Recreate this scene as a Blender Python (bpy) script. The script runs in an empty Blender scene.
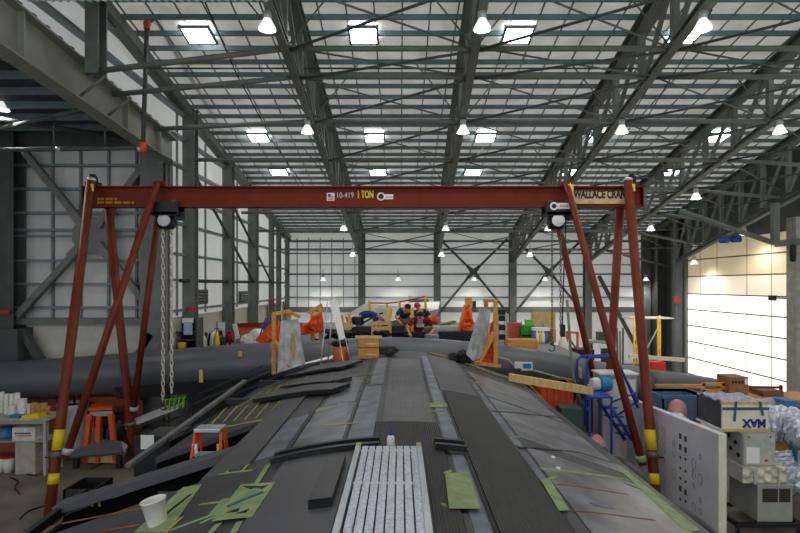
import bpy, bmesh, math, random
from mathutils import Vector as V, Matrix
random.seed(7)
C = bpy.context.scene.collection
F, HC = 533.0, 4.5
PI = math.pi
def at(px, py, Y):
    return V(((px-400)*Y/F, Y, HC+(285-py)*Y/F))
# ------------------------------------------------------------------ materials
def srgb(c):
    return tuple((x/255/12.92 if x/255 <= .04045 else ((x/255+.055)/1.055)**2.4) for x in c)+(1,)
MATS = {}
def mat(name, c, rough=.6, metal=0, var=.12, scale=6, bump=0, emit=0, spec=.4, stretch=None, wave=None, alpha=None, c2=None, ramp=(.35, .7)):
    if name in MATS: return MATS[name]
    m = bpy.data.materials.new(name); m.use_nodes = True
    n = m.node_tree.nodes; L = m.node_tree.links
    b = n['Principled BSDF']
    col = srgb(c)
    b.inputs['Roughness'].default_value = rough
    b.inputs['Metallic'].default_value = metal
    b.inputs['Specular IOR Level'].default_value = spec
    tc = n.new('ShaderNodeTexCoord'); mp = n.new('ShaderNodeMapping')
    L.new(tc.outputs['Object'], mp.inputs['Vector'])
    if stretch: mp.inputs['Scale'].default_value = stretch
    nz = n.new('ShaderNodeTexNoise'); nz.inputs['Scale'].default_value = scale; nz.inputs['Detail'].default_value = 5
    L.new(mp.outputs['Vector'], nz.inputs['Vector'])
    cr = n.new('ShaderNodeValToRGB')
    dark = srgb(c2) if c2 else tuple(x*(1-var*1.6) for x in col[:3])+(1,)
    lite = col if c2 else tuple(min(1, x*(1+var)) for x in col[:3])+(1,)
    cr.color_ramp.elements[0].position = ramp[0]; cr.color_ramp.elements[0].color = dark
    cr.color_ramp.elements[1].position = ramp[1]; cr.color_ramp.elements[1].color = lite
    L.new(nz.outputs['Fac'], cr.inputs['Fac'])
    out = cr.outputs['Color']
    if wave:
        sc, axis, amt = wave
        w = n.new('ShaderNodeTexWave'); w.bands_direction = axis; w.inputs['Scale'].default_value = sc; w.inputs['Distortion'].default_value = 0
        L.new(tc.outputs['Object'], w.inputs['Vector'])
        bp = n.new('ShaderNodeBump'); bp.inputs['Strength'].default_value = amt; bp.inputs['Distance'].default_value = .02
        L.new(w.outputs['Fac'], bp.inputs['Height']); L.new(bp.outputs['Normal'], b.inputs['Normal'])
    elif bump:
        bp = n.new('ShaderNodeBump'); bp.inputs['Strength'].default_value = bump; bp.inputs['Distance'].default_value = .03
        L.new(nz.outputs['Fac'], bp.inputs['Height']); L.new(bp.outputs['Normal'], b.inputs['Normal'])
    L.new(out, b.inputs['Base Color'])
    if emit:
        b.inputs['Emission Color'].default_value = col; b.inputs['Emission Strength'].default_value = emit
    if alpha is not None: b.inputs['Alpha'].default_value = alpha
    MATS[name] = m
    return m
STEEL = mat('grey_green_painted_steel', (112, 116, 110), .55, var=.12, scale=3)
GIRD = mat('lit_girder_steel', (140, 142, 129), .5, var=.08, scale=2)  # column steel lightened for the light falling on the girder side
PURL = mat('galvanised_purlin', (120, 134, 138), .5, .1, var=.1, scale=3)
DARKST = mat('dark_grey_steel', (76, 80, 78), .55, scale=3)
ROOF = mat('white_faced_roof_insulation', (226, 221, 212), .8, var=.07, scale=1.2, c2=(192, 186, 172), ramp=(.25, .6))
RIB = mat('pale_grey_rib', (128, 133, 133), .6)
WALL = mat('white_wall_sheet', (224, 221, 212), .55, var=.05, scale=.8, wave=(1.1, 'Y', .25))
WALLX = mat('white_wall_sheet_back', (226, 224, 217), .55, var=.05, scale=.8, wave=(1.4, 'Z', .3))
WALLA = mat('white_annex_sheet', (206, 206, 202), .6, var=.06, scale=.8, wave=(1.1, 'X', .25))
CREAM = mat('cream_wall_base', (205, 200, 186), .7, var=.04)
CONC = mat('worn_concrete_floor', (132, 123, 110), .6, var=.2, scale=1.3, c2=(94, 87, 78), ramp=(.3, .7))
RED = mat('red_oxide_paint', (112, 36, 13), .5, var=.1, scale=2, spec=.18)
REDL = mat('red_oxide_leg_paint', (114, 47, 28), .45, var=.14, scale=4, spec=.22)
YEL = mat('yellow_sticker', (232, 196, 20), .5, var=.04)
YELP = mat('yellow_paint', (240, 180, 20), .45, var=.06)
BLK = mat('black_plastic', (26, 26, 28), .5, var=.2)
BAYB = mat('shade_black_bay_lining', (12, 12, 13), .9, var=.1, spec=.1)  # unlit darkness of the open bays put into the colour
BLKM = mat('black_carbon_skin', (30, 31, 33), .35, var=.2, scale=5)
DECK = mat('dark_grey_carbon_deck', (78, 78, 82), .46, var=.14, scale=2.2, c2=(58, 58, 62), ramp=(.3, .75), spec=.45)
DECK2 = mat('smooth_grey_mat', (86, 86, 89), .5, var=.08, scale=2)
MATD = mat('ribbed_black_mat', (56, 55, 56), .6, var=.1, scale=3, wave=(15, 'X', .5))
MATG = mat('ribbed_grey_mat', (106, 106, 110), .55, var=.08, scale=3, wave=(15, 'X', .35))
SHEEN = mat('sheen_light_resin_panel', (128, 130, 136), .34, var=.2, scale=3, c2=(84, 85, 90), ramp=(.35, .65), spec=.55)  # resin panel colour lightened and blotched to carry the deck sheen
TRACK = mat('scuffed_blue_grey_strip', (128, 134, 148), .4, var=.2, scale=4, c2=(84, 88, 98))
GTAPE = mat('pale_green_tape', (152, 168, 118), .75, var=.08, scale=8, c2=(126, 144, 96))
YTAPE = mat('yellow_line_tape', (176, 164, 72), .7, var=.1)
OTAPE = mat('orange_chalk_line', (138, 86, 48), .8, var=.2)
TEAL = mat('teal_tape', (34, 110, 116), .6)
BTAPE = mat('blue_tape', (44, 84, 170), .6)
ALU = mat('dimpled_aluminium', (196, 206, 216), .32, .75, var=.1, scale=40, bump=.35)
ALUR = mat('aluminium_rail', (190, 198, 204), .35, .7, var=.06, scale=5)
WHITE = mat('white_plastic', (225, 222, 216), .45, var=.04)
PAPER = mat('white_paper', (232, 232, 228), .8, var=.03)
WOOD = mat('pine_lumber', (206, 146, 74), .65, var=.15, scale=3, stretch=(1, 1, 6))
WOOD2 = mat('pale_lumber', (214, 176, 118), .65, var=.12, scale=3, stretch=(6, 1, 1))
CARD = mat('brown_cardboard', (188, 136, 80), .8, var=.08)
ORG = mat('orange_plastic', (226, 84, 24), .5, var=.08)
OTARP = mat('orange_tarp', (232, 86, 26), .6, var=.15, scale=5, bump=.4)
BLUE = mat('blue_painted_steel', (34, 66, 160), .45, var=.08)
BLUEP = mat('blue_plastic_bin', (60, 112, 168), .5, var=.08)
GREEN = mat('green_paint', (40, 150, 48), .5)
GREENF = mat('green_clamp_plastic', (110, 170, 40), .5)
TUBE = mat('grey_primed_spar_skin', (84, 86, 92), .42, var=.1, scale=1.2, spec=.5)
TUBED = mat('spar_underside_shade', (34, 33, 36), .6, var=.2, scale=2)  # shadow below the spar held as a dark colour
GREYM = mat('grey_machine_enamel', (156, 157, 150), .5, var=.05)
GREYD2 = mat('worn_clamp_steel', (112, 110, 106), .5, .3)
GREYD = mat('dark_grille', (38, 34, 30), .6)
FOIL = mat('silver_foil_duct', (222, 226, 234), .32, .45, var=.2, scale=9, bump=1.0, c2=(176, 182, 194))
FOAM = mat('pale_clear_sheet', (186, 187, 184), .4, var=.16, scale=5, c2=(136, 138, 136))
TABLE = mat('pale_green_table_top', (170, 176, 150), .6)
REDP = mat('red_plastic', (196, 38, 36), .5)
PINK = mat('pink_bag', (206, 140, 140), .7, bump=.3)
BRICK = mat('red_brown_barrier', (168, 84, 62), .65, var=.12, scale=1.5)
DOORB = mat('beige_door_panel_glow', (226, 206, 172), .7, var=.04, scale=1, emit=.25)  # upper door panels brightened by a faint added glow
DOORM = mat('pale_door_panel_glow', (234, 222, 200), .7, var=.04, scale=1, emit=.42)  # paler door row with a stronger glow put in
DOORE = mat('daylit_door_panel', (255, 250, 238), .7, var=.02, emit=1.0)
SKYL = mat('daylit_skylight', (240, 247, 255), .5, var=.01, emit=11)
LAMPE = mat('glowing_lamp_bulb', (255, 252, 244), .5, var=.01, emit=60)
LAMPG = mat('glowing_acrylic_reflector', (240, 240, 240), .3, var=.02, emit=.7)
LAMPB = mat('lamp_ballast_housing', (190, 190, 188), .4, .3)
WBOARD = mat('white_drawn_panel', (206, 206, 214), .5, var=.05, scale=2)
INK = mat('dark_ink', (60, 62, 84), .8)
INKB = mat('blue_ink', (24, 50, 130), .7)
CREAMB = mat('cream_painted_box', (226, 222, 200), .6, var=.06)
SKIN = mat('skin_tone', (204, 150, 122), .55, var=.05)
HAIR = mat('dark_hair', (34, 26, 22), .7)
MAROON = mat('maroon_cotton', (112, 26, 44), .85, var=.1)
NAVY = mat('navy_cotton', (40, 54, 110), .85, var=.1)
JEAN = mat('dark_trousers', (46, 50, 62), .85, var=.1)
TAN = mat('tan_trousers', (150, 116, 84), .85, var=.1)
BLACKC = mat('black_cotton', (30, 30, 34), .9, var=.1)
HOSE = mat('olive_hose', (150, 136, 60), .5)
GLASSD = mat('dark_window_pane', (30, 34, 34), .15)
CHAINM = mat('pale_chain', (206, 200, 176), .5, .1)
CHAIND = mat('grey_chain', (120, 120, 116), .5, .3)
def translucent(m, amount):   # thin sheeting that lets some daylight through
    n = m.node_tree.nodes; L = m.node_tree.links; b = n['Principled BSDF']; out = n['Material Output']
    t = n.new('ShaderNodeBsdfTranslucent'); mx = n.new('ShaderNodeMixShader'); mx.inputs[0].default_value = amount
    src = b.inputs['Base Color'].links[0].from_socket
    L.new(src, t.inputs['Color']); L.new(b.outputs[0], mx.inputs[1]); L.new(t.outputs[0], mx.inputs[2]); L.new(mx.outputs[0], out.inputs['Surface'])
translucent(ROOF, .37); translucent(WALL, .62); translucent(WALLX, .3)
# ------------------------------------------------------------------ mesh builder
class MB:
    def __init__(s): s.v = []; s.f = []; s.smooth = []
    def add(s, vs, fs, sm=False):
        b = len(s.v); s.v += [V(x) for x in vs]
        for f in fs: s.f.append([b+i for i in f]); s.smooth.append(sm)
        return s
    def hexa(s, p):   # 8 points: bottom loop 0-3, top loop 4-7
        return s.add(p, [(3, 2, 1, 0), (4, 5, 6, 7), (0, 1, 5, 4), (1, 2, 6, 5), (2, 3, 7, 6), (3, 0, 4, 7)])
    def box(s, x0, x1, y0, y1, z0, z1):
        return s.hexa([(x0, y0, z0), (x1, y0, z0), (x1, y1, z0), (x0, y1, z0), (x0, y0, z1), (x1, y0, z1), (x1, y1, z1), (x0, y1, z1)])
    def bar(s, p, q, w=.1, h=None, up=(0, 0, 1)):
        p, q = V(p), V(q); h = h or w; d = (q-p).normalized(); up = V(up)
        if abs(d.dot(up)) > .98: up = V((0, 1, 0))
        a = d.cross(up).normalized()*w/2; b = a.cross(d).normalized()*h/2
        return s.hexa([p-a-b, p+a-b, q+a-b, q-a-b, p-a+b, p+a+b, q+a+b, q-a+b])
    def ibeam(s, p, q, w, h, t=.02, up=(0, 0, 1)):
        p, q = V(p), V(q); d = (q-p).normalized(); up = V(up)
        if abs(d.dot(up)) > .98: up = V((0, 1, 0))
        a = d.cross(up).normalized(); b = a.cross(d).normalized()
        s.bar(p+b*(h/2-t/2), q+b*(h/2-t/2), w, t, up); s.bar(p-b*(h/2-t/2), q-b*(h/2-t/2), w, t, up)
        return s.bar(p, q, t, h-2*t, up)
    def tube(s, pts, r=.05, n=10, closed=False, cap=True):
        pts = [V(p) for p in pts]; m = len(pts); rs = r if isinstance(r, (list, tuple)) else [r]*m
        vs = []; up = None
        for i, p in enumerate(pts):
            if closed: d = pts[(i+1) % m]-pts[i-1]
            else: d = pts[min(i+1, m-1)]-pts[max(i-1, 0)]
            d.normalize()
            if up is None: up = V((0, 0, 1)) if abs(d.z) < .95 else V((1, 0, 0))
            a = d.cross(up)
            if a.length < 1e-4: a = d.orthogonal()
            a.normalize(); up = a.cross(d).normalized()
            for k in range(n):
                t = 2*PI*k/n; vs.append(p+(a*math.cos(t)+up*math.sin(t))*rs[i])
        fs = []
        for i in range(m if closed else m-1):
            j = (i+1) % m
            for k in range(n): fs.append((i*n+k, i*n+(k+1) % n, j*n+(k+1) % n, j*n+k))
        b = len(s.v); s.add(vs, fs, True)
        if cap and not closed:
            s.f.append([b+k for k in range(n)][::-1]); s.smooth.append(False)
            s.f.append([b+(m-1)*n+k for k in range(n)]); s.smooth.append(False)
        return s
    def lathe(s, c, prof, n=16, axis='Z'):   # prof: list of (r, z)
        c = V(c); vs = []
        for r, z in prof:
            for k in range(n):
                t = 2*PI*k/n; x, y = r*math.cos(t), r*math.sin(t)
                vs.append(c+(V((x, y, z)) if axis == 'Z' else V((z, x, y)) if axis == 'X' else V((x, z, y))))
        m = len(prof); fs = [(i*n+k, i*n+(k+1) % n, (i+1)*n+(k+1) % n, (i+1)*n+k) for i in range(m-1) for k in range(n)]
        b = len(s.v); s.add(vs, fs, True)
        s.f.append([b+k for k in range(n)][::-1]); s.smooth.append(False)
        s.f.append([b+(m-1)*n+k for k in range(n)]); s.smooth.append(False)
        return s
    def sph(s, c, rx, ry=None, rz=None, n=12, m=8):
        ry = ry or rx; rz = rz or rx
        c = V(c); vs = [c+V((0, 0, rz))]; 
        for i in range(1, m):
            a = PI*i/m
            for k in range(n):
                t = 2*PI*k/n; vs.append(c+V((rx*math.sin(a)*math.cos(t), ry*math.sin(a)*math.sin(t), rz*math.cos(a))))
        vs.append(c-V((0, 0, rz))); fs = []
        for k in range(n): fs.append((0, 1+k, 1+(k+1) % n)); fs.append((len(vs)-1, 1+(m-2)*n+(k+1) % n, 1+(m-2)*n+k))
        for i in range(m-2):
            for k in range(n): fs.append((1+i*n+k, 1+(i+1)*n+k, 1+(i+1)*n+(k+1) % n, 1+i*n+(k+1) % n))
        return s.add(vs, fs, True)
    def poly(s, pts, n):   # extruded polygon along vector n
        n = V(n); pts = [V(p) for p in pts]; k = len(pts)
        return s.add(pts+[p+n for p in pts], [tuple(range(k))[::-1], tuple(range(k, 2*k))]+[(i, (i+1) % k, k+(i+1) % k, k+i) for i in range(k)])
    def grid(s, fn, nu, nv, thick=0, sm=True):   # fn(u,v)->V, solid downwards by thick
        vs = [fn(i/nu, j/nv) for j in range(nv+1) for i in range(nu+1)]; w = nu+1
        fs = [(j*w+i, j*w+i+1, (j+1)*w+i+1, (j+1)*w+i) for j in range(nv) for i in range(nu)]
        s.add(vs, fs, sm)
        if thick:
            N = V((0, 0, -thick)) if not isinstance(thick, V) else thick
            vb = [p+N for p in vs]; s.add(vb, [f[::-1] for f in fs], sm)
            ring = [i for i in range(w)]+[j*w+nu for j in range(1, nv+1)]+[nv*w+i for i in range(nu-1, -1, -1)]+[j*w for j in range(nv-1, 0, -1)]
            R = len(ring)
            s.add([vs[i] for i in ring]+[vb[i] for i in ring], [(k, R+k, R+(k+1) % R, (k+1) % R) for k in range(R)])
        return s
    def build(s, name, m, parent=None, bevel=0):
        me = bpy.data.meshes.new(name)
        if parent is not None: off = LOC[parent.name]
        else:
            lo = V((min(p.x for p in s.v), min(p.y for p in s.v), min(p.z for p in s.v))); hi = V((max(p.x for p in s.v), max(p.y for p in s.v), 0))
            off = V(((lo.x+hi.x)/2, (lo.y+hi.y)/2, lo.z))
        me.from_pydata([p-off for p in s.v], [], s.f)
        me.polygons.foreach_set('use_smooth', s.smooth)
        bm = bmesh.new(); bm.from_mesh(me); bmesh.ops.recalc_face_normals(bm, faces=bm.faces); bm.to_mesh(me); bm.free()
        me.materials.append(m)
        o = bpy.data.objects.new(name, me); C.objects.link(o)
        if parent is not None: o.parent = parent
        else: o.location = off
        LOC[o.name] = off
        if bevel:
            bv = o.modifiers.new('edge', 'BEVEL'); bv.width = bevel; bv.segments = 2; bv.limit_method = 'ANGLE'
        return o
LOC = {}
def crumple(mb, a):
    mb.v = [p+V((random.uniform(-a, a), random.uniform(-a, a), random.uniform(-a, a)*.7)) for p in mb.v]; mb.smooth = [False]*len(mb.f); return mb
def tag(o, label=None, cat=None, group=None, kind=None):
    for k, v in (('label', label), ('category', cat), ('group', group), ('kind', kind)):
        if v: o[k] = v
    return o
def thing(name, label, cat, loc, group=None):
    o = bpy.data.objects.new(name, None); C.objects.link(o); o.location = V(loc); o.empty_display_size = .1
    LOC[o.name] = V(loc)
    return tag(o, label, cat, group)
def struct(name, loc=(0, 0, 0)):
    o = bpy.data.objects.new(name, None); C.objects.link(o); o.location = V(loc); LOC[o.name] = V(loc); o['kind'] = 'structure'
    return o
def one(mb, name, m, label, cat, group=None, kind=None, bevel=0):
    return tag(mb.build(name, m, None, bevel), label, cat, group, kind)
def copy_tree(o, delta=None, parent=None):
    c = o.copy(); C.objects.link(c)
    if parent: c.parent = parent
    if delta is not None: c.location = c.location+V(delta)
    for ch in o.children: copy_tree(ch, None, c)
    LOC[c.name] = LOC[o.name]+(V(delta) if delta is not None else V((0, 0, 0)))
    return c
def text(name, s, size, M, m, parent, extrude=.002, offset=0, sx=1):
    cu = bpy.data.curves.new(name, 'FONT'); cu.body = s; cu.size = size; cu.extrude = extrude; cu.offset = offset
    cu.align_x = 'LEFT'; cu.align_y = 'BOTTOM'; cu.materials.append(m)
    o = bpy.data.objects.new(name, cu); C.objects.link(o)
    dg = bpy.context.evaluated_depsgraph_get(); dg.update()
    me = bpy.data.meshes.new_from_object(o.evaluated_get(dg)); bpy.data.objects.remove(o); me.name = name
    o = bpy.data.objects.new(name, me); C.objects.link(o); LOC[o.name] = LOC[parent.name]
    o.parent = parent
    o.matrix_local = Matrix.Translation(-LOC[parent.name]) @ M @ Matrix.Diagonal((sx, 1, 1, 1))
    return o
def wall_text(px, py, Y):   # text facing the camera side (-Y)
    return Matrix.Translation(at(px, py, Y)) @ Matrix.Rotation(PI/2, 4, 'X')
def roofz(Y): return 12.8-.175*Y
def chordz(Y): return 11.15-.178*Y
# ================================================================== SETTING
YW, XL, XR, YN = 30.5, -6.6, 14.2, -6.0
o = MB().box(-16.5, XR+.3, YN-2, YW+.3, -.2, 0).build('floor', CONC); o['kind'] = 'structure'
# ceiling: sloping insulated roof with purlins across and thin ribs along
ce = struct('ceiling', (0, 0, 12))
MB().grid(lambda u, v: V((XL-.3+(XR-XL+.6)*u, YN+(YW-YN+.3)*v, roofz(YN+(YW-YN+.3)*v))), 1, 1, 0, False).build('roof_sheet', ROOF, ce)
for i in range(46):
    Y = 4.1+.575*i
    MB().bar((XL, Y, roofz(Y)-.065), (XR, Y, roofz(Y)-.065), .045, .12).build('purlin', PURL, ce)
for i in range(33):
    X = XL+.35+.63*i
    MB().bar((X, 3.5, roofz(3.5)-.01), (X, YW, roofz(YW)-.01), .03, .03).build('roof_rib', RIB, ce)
# walls
wl = struct('wall_left', (XL, 12, 0))
def wallsheet(y0, y1, zb, x):
    return MB().add([(x, y0, zb), (x, y1, zb), (x, y1, roofz(y1)), (x, y0, roofz(y0))], [(0, 1, 2, 3)])
def wallpts(y0, y1, zb, x0, x1):
    return [(x0, y0, zb), (x1, y0, zb), (x1, y1, zb), (x0, y1, zb), (x0, y0, roofz(y0)), (x1, y0, roofz(y0)), (x1, y1, roofz(y1)), (x0, y1, roofz(y1))]
wallsheet(15.0, YW, 0, XL).build('sheet_panel', WALL, wl)
wallsheet(YN, 15.0, 8.6, XL).build('sheet_panel', WALL, wl)
MB().box(XL, XL+.03, 15.2, YW, 0, 3.55).build('base_panel', CREAM, wl)
for z in (3.75, 4.65, 5.4, 6.3, 7.15, 8.0): MB().bar((XL+.1, 15.2, z), (XL+.1, min(YW, (12.8-z)/.175-.4), z), .2, .07).build('girt', PURL, wl)
MB().bar((XL+.1, 15.2, 8.85), (XL+.1, 22, 8.85), .2, .07).build('girt', PURL, wl)
for z in (9.6, 10.3, 11.0): MB().bar((XL+.1, YN, z), (XL+.1, min(YW, (12.8-z)/.175-.4), z), .2, .07).build('girt', PURL, wl)
MB().bar((XL+.22, YN, roofz(YN)-.3), (XL+.22, YW, roofz(YW)-.3), .3, .26).build('eave_beam', STEEL, wl)
for Yc, zb in ((4.5, 8.7), (10.7, 8.7), (16.2, 0), (19.8, 0), (23.1, 0), (26.4, 0), (28.0, 0), (30.1, 0)):
    xc = XL+(.5 if 10 < Yc < 12 else .23)
    MB().ibeam((xc, Yc, zb), (xc, Yc, roofz(Yc)-.1), (.36 if Yc > 12 else .26) if Yc < 25 else .2, .34, .03, up=(0, 1, 0)).build('column', STEEL, wl)
for a, b in (((-6.3, 16.3, 7.9), (-6.3, 23, 4.6)), ((-6.3, 19.9, 7.6), (-6.3, 26.2, 4.6))): MB().tube([a, b], .05).build('brace_rod', DARKST, wl)
for Y in (15.7, 18, 21.5, 24.7): MB().box(XL, XL+.06, Y-.02, Y+.02, 3.6, roofz(Y)-.4).build('seam_post', RIB, wl)
wb = struct('wall_back', (4, YW, 0))
MB().add([(XL, YW, 0), (XR, YW, 0), (XR, YW, roofz(YW)), (XL, YW, roofz(YW))], [(0, 1, 2, 3)]).build('sheet_panel', WALLX, wb)
for z, h in ((7.0, .12), (6.3, .07), (5.65, .05), (5.12, .1), (4.42, .07), (3.8, .07)): MB().bar((XL, YW-.1, z), (XR, YW-.1, z), .2, h).build('girt', PURL, wb)
MB().bar((XL, YW-.12, 3.1), (XR, YW-.12, 3.1), .24, .3).build('girt_pipe', STEEL, wb)
for i in range(6): MB().box(-5.9+i*.66, -5.86+i*.66, YW-.06, YW, 3.2, 7.2).build('seam_post', RIB, wb)
for X in (-2.16, 2.1, 6.37, 10.6, 13.9): MB().ibeam((X, YW-.35, 0), (X, YW-.35, roofz(YW)), .38, .4, .03, up=(0, 1, 0)).build('column', STEEL, wb)
for X0, X1 in ((2.1, 6.37), (6.37, 10.6)):   # big X braces with a plate in the middle
    cx = (X0+X1)/2-.1; c = V((cx, YW-.5, 5.22))
    MB().poly([c+V((a*.42, 0, b*.42)) for a, b in ((-1, -.75), (-.75, -1), (0, -.45), (.75, -1), (1, -.75), (.45, 0), (1, .75), (.75, 1), (0, .45), (-.75, 1), (-1, .75), (-.45, 0))], (0, .03, 0)).build('gusset_plate', DARKST, wb)
    for sx in (-1, 1):
        MB().bar(c+V((sx*.3, 0, .3)), (cx+sx*1.9, YW-.5, 7.1), .12, .12).build('brace_arm', DARKST, wb)
        MB().bar(c+V((sx*.3, 0, -.3)), (cx+sx*1.95, YW-.5, 2.9), .12, .12).build('brace_arm', DARKST, wb)
MB().bar((11.2, YW-.5, 5.0), (13.2, YW-.5, 1.2), .22, .16).build('brace_arm', DARKST, wb)
wr = struct('wall_right', (XR, 12, 0))
wallsheet(YN, 18.2, 0, XR).build('sheet_panel', WALL, wr)
for Y in (-5.5, 2.0, 9.8): MB().ibeam((XR-.1, Y, 0), (XR-.1, Y, roofz(Y)), .3, .4, .03, up=(1, 0, 0)).build('column', STEEL, wr)
MB().hexa(wallpts(25.9, YW, 0, XR, XR+.15)).build('sheet_panel', DARKST, wr)
MB().hexa(wallpts(18.2, 25.9, 6.5, XR, XR+.15)).build('sheet_panel', DARKST, wr)
for Y in (26.9, 28.6): MB().ibeam((XR-.25, Y, 0), (XR-.25, Y, roofz(Y)), .3, .4, .03, up=(1, 0, 0)).build('column', DARKST, wr)
MB().box(13.3, 13.7, 17.9, 18.35, 0, 6.8).build('door_post', mat('beige_grey_post', (150, 150, 138), .6), wr)
# hangar door: translucent lower panels, beige upper ones with an added glow
dr = struct('door_1', (13.85, 22, 0)); DX = 13.8
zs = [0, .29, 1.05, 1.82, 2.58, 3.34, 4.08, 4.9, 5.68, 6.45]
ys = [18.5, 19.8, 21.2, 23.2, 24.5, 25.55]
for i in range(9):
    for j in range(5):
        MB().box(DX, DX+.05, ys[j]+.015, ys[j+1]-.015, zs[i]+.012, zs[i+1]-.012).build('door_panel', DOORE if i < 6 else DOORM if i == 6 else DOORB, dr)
for z in zs: MB().box(DX-.01, DX+.08, 18.4, 25.6, z-.024, z+.024).build('door_rail', DARKST, dr)
STILE = mat('tan_door_stile', (176, 158, 122), .6)
for y in ys: MB().box(DX-.004, DX+.08, y-.02, y+.02, 0, 6.45).build('door_stile', STILE, dr)
MB().box(DX-.1, DX+.2, 25.55, 25.75, 0, 6.6).build('door_jamb', STEEL, dr)
MB().box(DX-.06, DX-.02, 18.5, 19.6, 4.0, 4.05).build('door_bolt', DARKST, dr)
MB().box(DX-.16, DX-.02, 19.5, 19.75, 3.93, 4.12).build('lock_box', BLK, dr)
# annex bay on the left side
wa = struct('wall_annex', (-10, 15.2, 0))
MB().box(-16.5, XL, 15.2, 15.35, 0, 8.8).build('sheet_panel', WALLA, wa)
for py in (165.5, 189, 213, 230, 236, 260.5, 284, 307.5):
    z = HC+(285-py)*15.1/F; MB().bar((-11, 15.12, z), (-6.9, 15.12, z), .16, .07 if py != 236 else .05).build('girt', PURL, wa)
z = HC-(321-285)*15.1/F; MB().bar((-11, 15.05, z), (-6.9, 15.05, z), .3, .18).build('trim_beam', STEEL, wa)
MB().box(-11, -6.9, 15.14, 15.2, 0, z-.05).build('base_panel', CREAM, wa)
for px in (52, 80, 108, 136):
    X = (px-400)*15.12/F; MB().box(X-.03, X+.03, 15.12, 15.2, 3.5, 8.6).build('seam_post', RIB, wa)
MB().box(-16.5, XL, 14.9, 15.25, 8.45, 8.8).build('header_beam', DARKST, wa)
# annex columns
ac = (-7.0, -6.5)
MB().ibeam((-6.86, 14.95, 0), (-6.86, 14.95, 8.7), .62, .5, .04, up=(0, 1, 0)).build('column', STEEL, wa)
MB().ibeam((-10.95, 14.85, 0), (-10.95, 14.85, 8.7), .7, .5, .04, up=(0, 1, 0)).build('column', DARKST, wa)
MB().box(-11.4, -10.4, 14.5, 15.1, 2.4, 3.3).build('column_haunch', DARKST, wa)
g = at(92, 235, 14.8)
MB().poly([g+V((a, 0, b)) for a, b in ((-.55, .15), (-.35, .5), (.35, .5), (.55, .15), (.55, -.15), (.35, -.5), (-.35, -.5), (-.55, -.15))], (0, .04, 0)).build('gusset_plate', STEEL, wa)
for q in ((25, 152), (150, 158), (18, 316), (150, 308)):
    e = at(q[0], q[1], 14.85); d = (e-g).normalized()
    MB().bar(g+d*.4, e, .17, .17).build('brace_arm', STEEL, wa)
    MB().bar(g+d*.3, g+d*.85, .26, .22).build('brace_plate', STEEL, wa)
MB().bar(at(22, 330, 14.8), at(46, 368, 14.8), .2, .18).build('brace_arm', DARKST, wa)
MB().bar(at(152, 334, 14.8), at(132, 366, 14.8), .2, .18).build('brace_arm', DARKST, wa)
MB().box(-16.6, -16.4, 2, 15.3, 0, 8.8).build('end_panel', WALLA, wa)
ca = struct('ceiling_annex', (-10, 10, 8.8))
MB().box(-16.5, XL-.02, 2.0, 15.3, 8.8, 8.9).build('roof_sheet', mat('dark_annex_deck', (70, 74, 82), .7), ca)
for i in range(14): MB().bar((-16.4, 2.6+i*.9, 8.72), (XL-.1, 2.6+i*.9, 8.72), .06, .16).build('purlin', PURL, ca)
for a, b in (((-16, 8, 8.5), (-6.8, 14.5, 8.4)), ((-16, 14.5, 8.45), (-6.8, 9, 8.5)), ((-13, 14.8, 8.4), (-6.8, 11.5, 8.3))): MB().tube([a, b], .06, 8).build('brace_rod', DARKST, ca)
# girder over the annex opening
gi = struct('beam_annex', (XL, 10, 8.5))
gx = -6.5
def gtop(Y): return 9.17-.0876*(Y-8.95)
def gbot(Y): return 8.33-.0625*(Y-8.66)
y0, y1 = 3.0, 15.2
MB().hexa([(gx-.03, y0, gbot(y0)), (gx, y0, gbot(y0)), (gx, y1, gbot(y1)), (gx-.03, y1, gbot(y1)), (gx-.03, y0, gtop(y0)), (gx, y0, gtop(y0)), (gx, y1, gtop(y1)), (gx-.03, y1, gtop(y1))]).build('web_plate', GIRD, gi)
for fn in (gtop, gbot): MB().bar((gx, y0, fn(y0)), (gx, y1, fn(y1)), .36, .04).build('flange', GIRD, gi)
for Y in (5.5, 9.05, 12.5, 14.2): MB().bar((gx+.06, Y, gbot(Y)), (gx+.06, Y, gtop(Y)), .03, .14, up=(1, 0, 0)).build('stiffener', GIRD, gi)
for i in range(18):
    Y = 8.6+i*.36; MB().box(gx-.02, gx+.12, Y-.05, Y+.05, gtop(Y), gtop(Y)+.1).build('rail_clip', DARKST, gi)
# pleated draft curtain hung from the roof near the camera end
MB().grid(lambda u, v: V((-6.3+4.1*u, 9.0+.03*math.sin(u*200), 9.3+v*1.7)), 220, 1, V((0, .02, 0))).build('draft_curtain', mat('ribbed_pale_sheet', (170, 182, 180), .5), ce)
for n_, px, py, Y in ((1, 201, 297, 17.2), (2, 243, 297, 21.8)):
    c = at(px, py, Y); w = struct('window_%d' % n_, c)
    X = XL+.2
    MB().box(X-.05, X+.02, Y-.52, Y+.52, c.z-.24, c.z+.24).build('window_frame', DARKST, w)
    MB().box(X+.02, X+.03, Y-.46, Y+.46, c.z-.18, c.z+.18).build('window_pane', GLASSD, w)
    for k in range(4): MB().box(X+.02, X+.05, Y-.46, Y+.46, c.z-.17+k*.1, c.z-.13+k*.1).build('louver', BLK, w)
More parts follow.
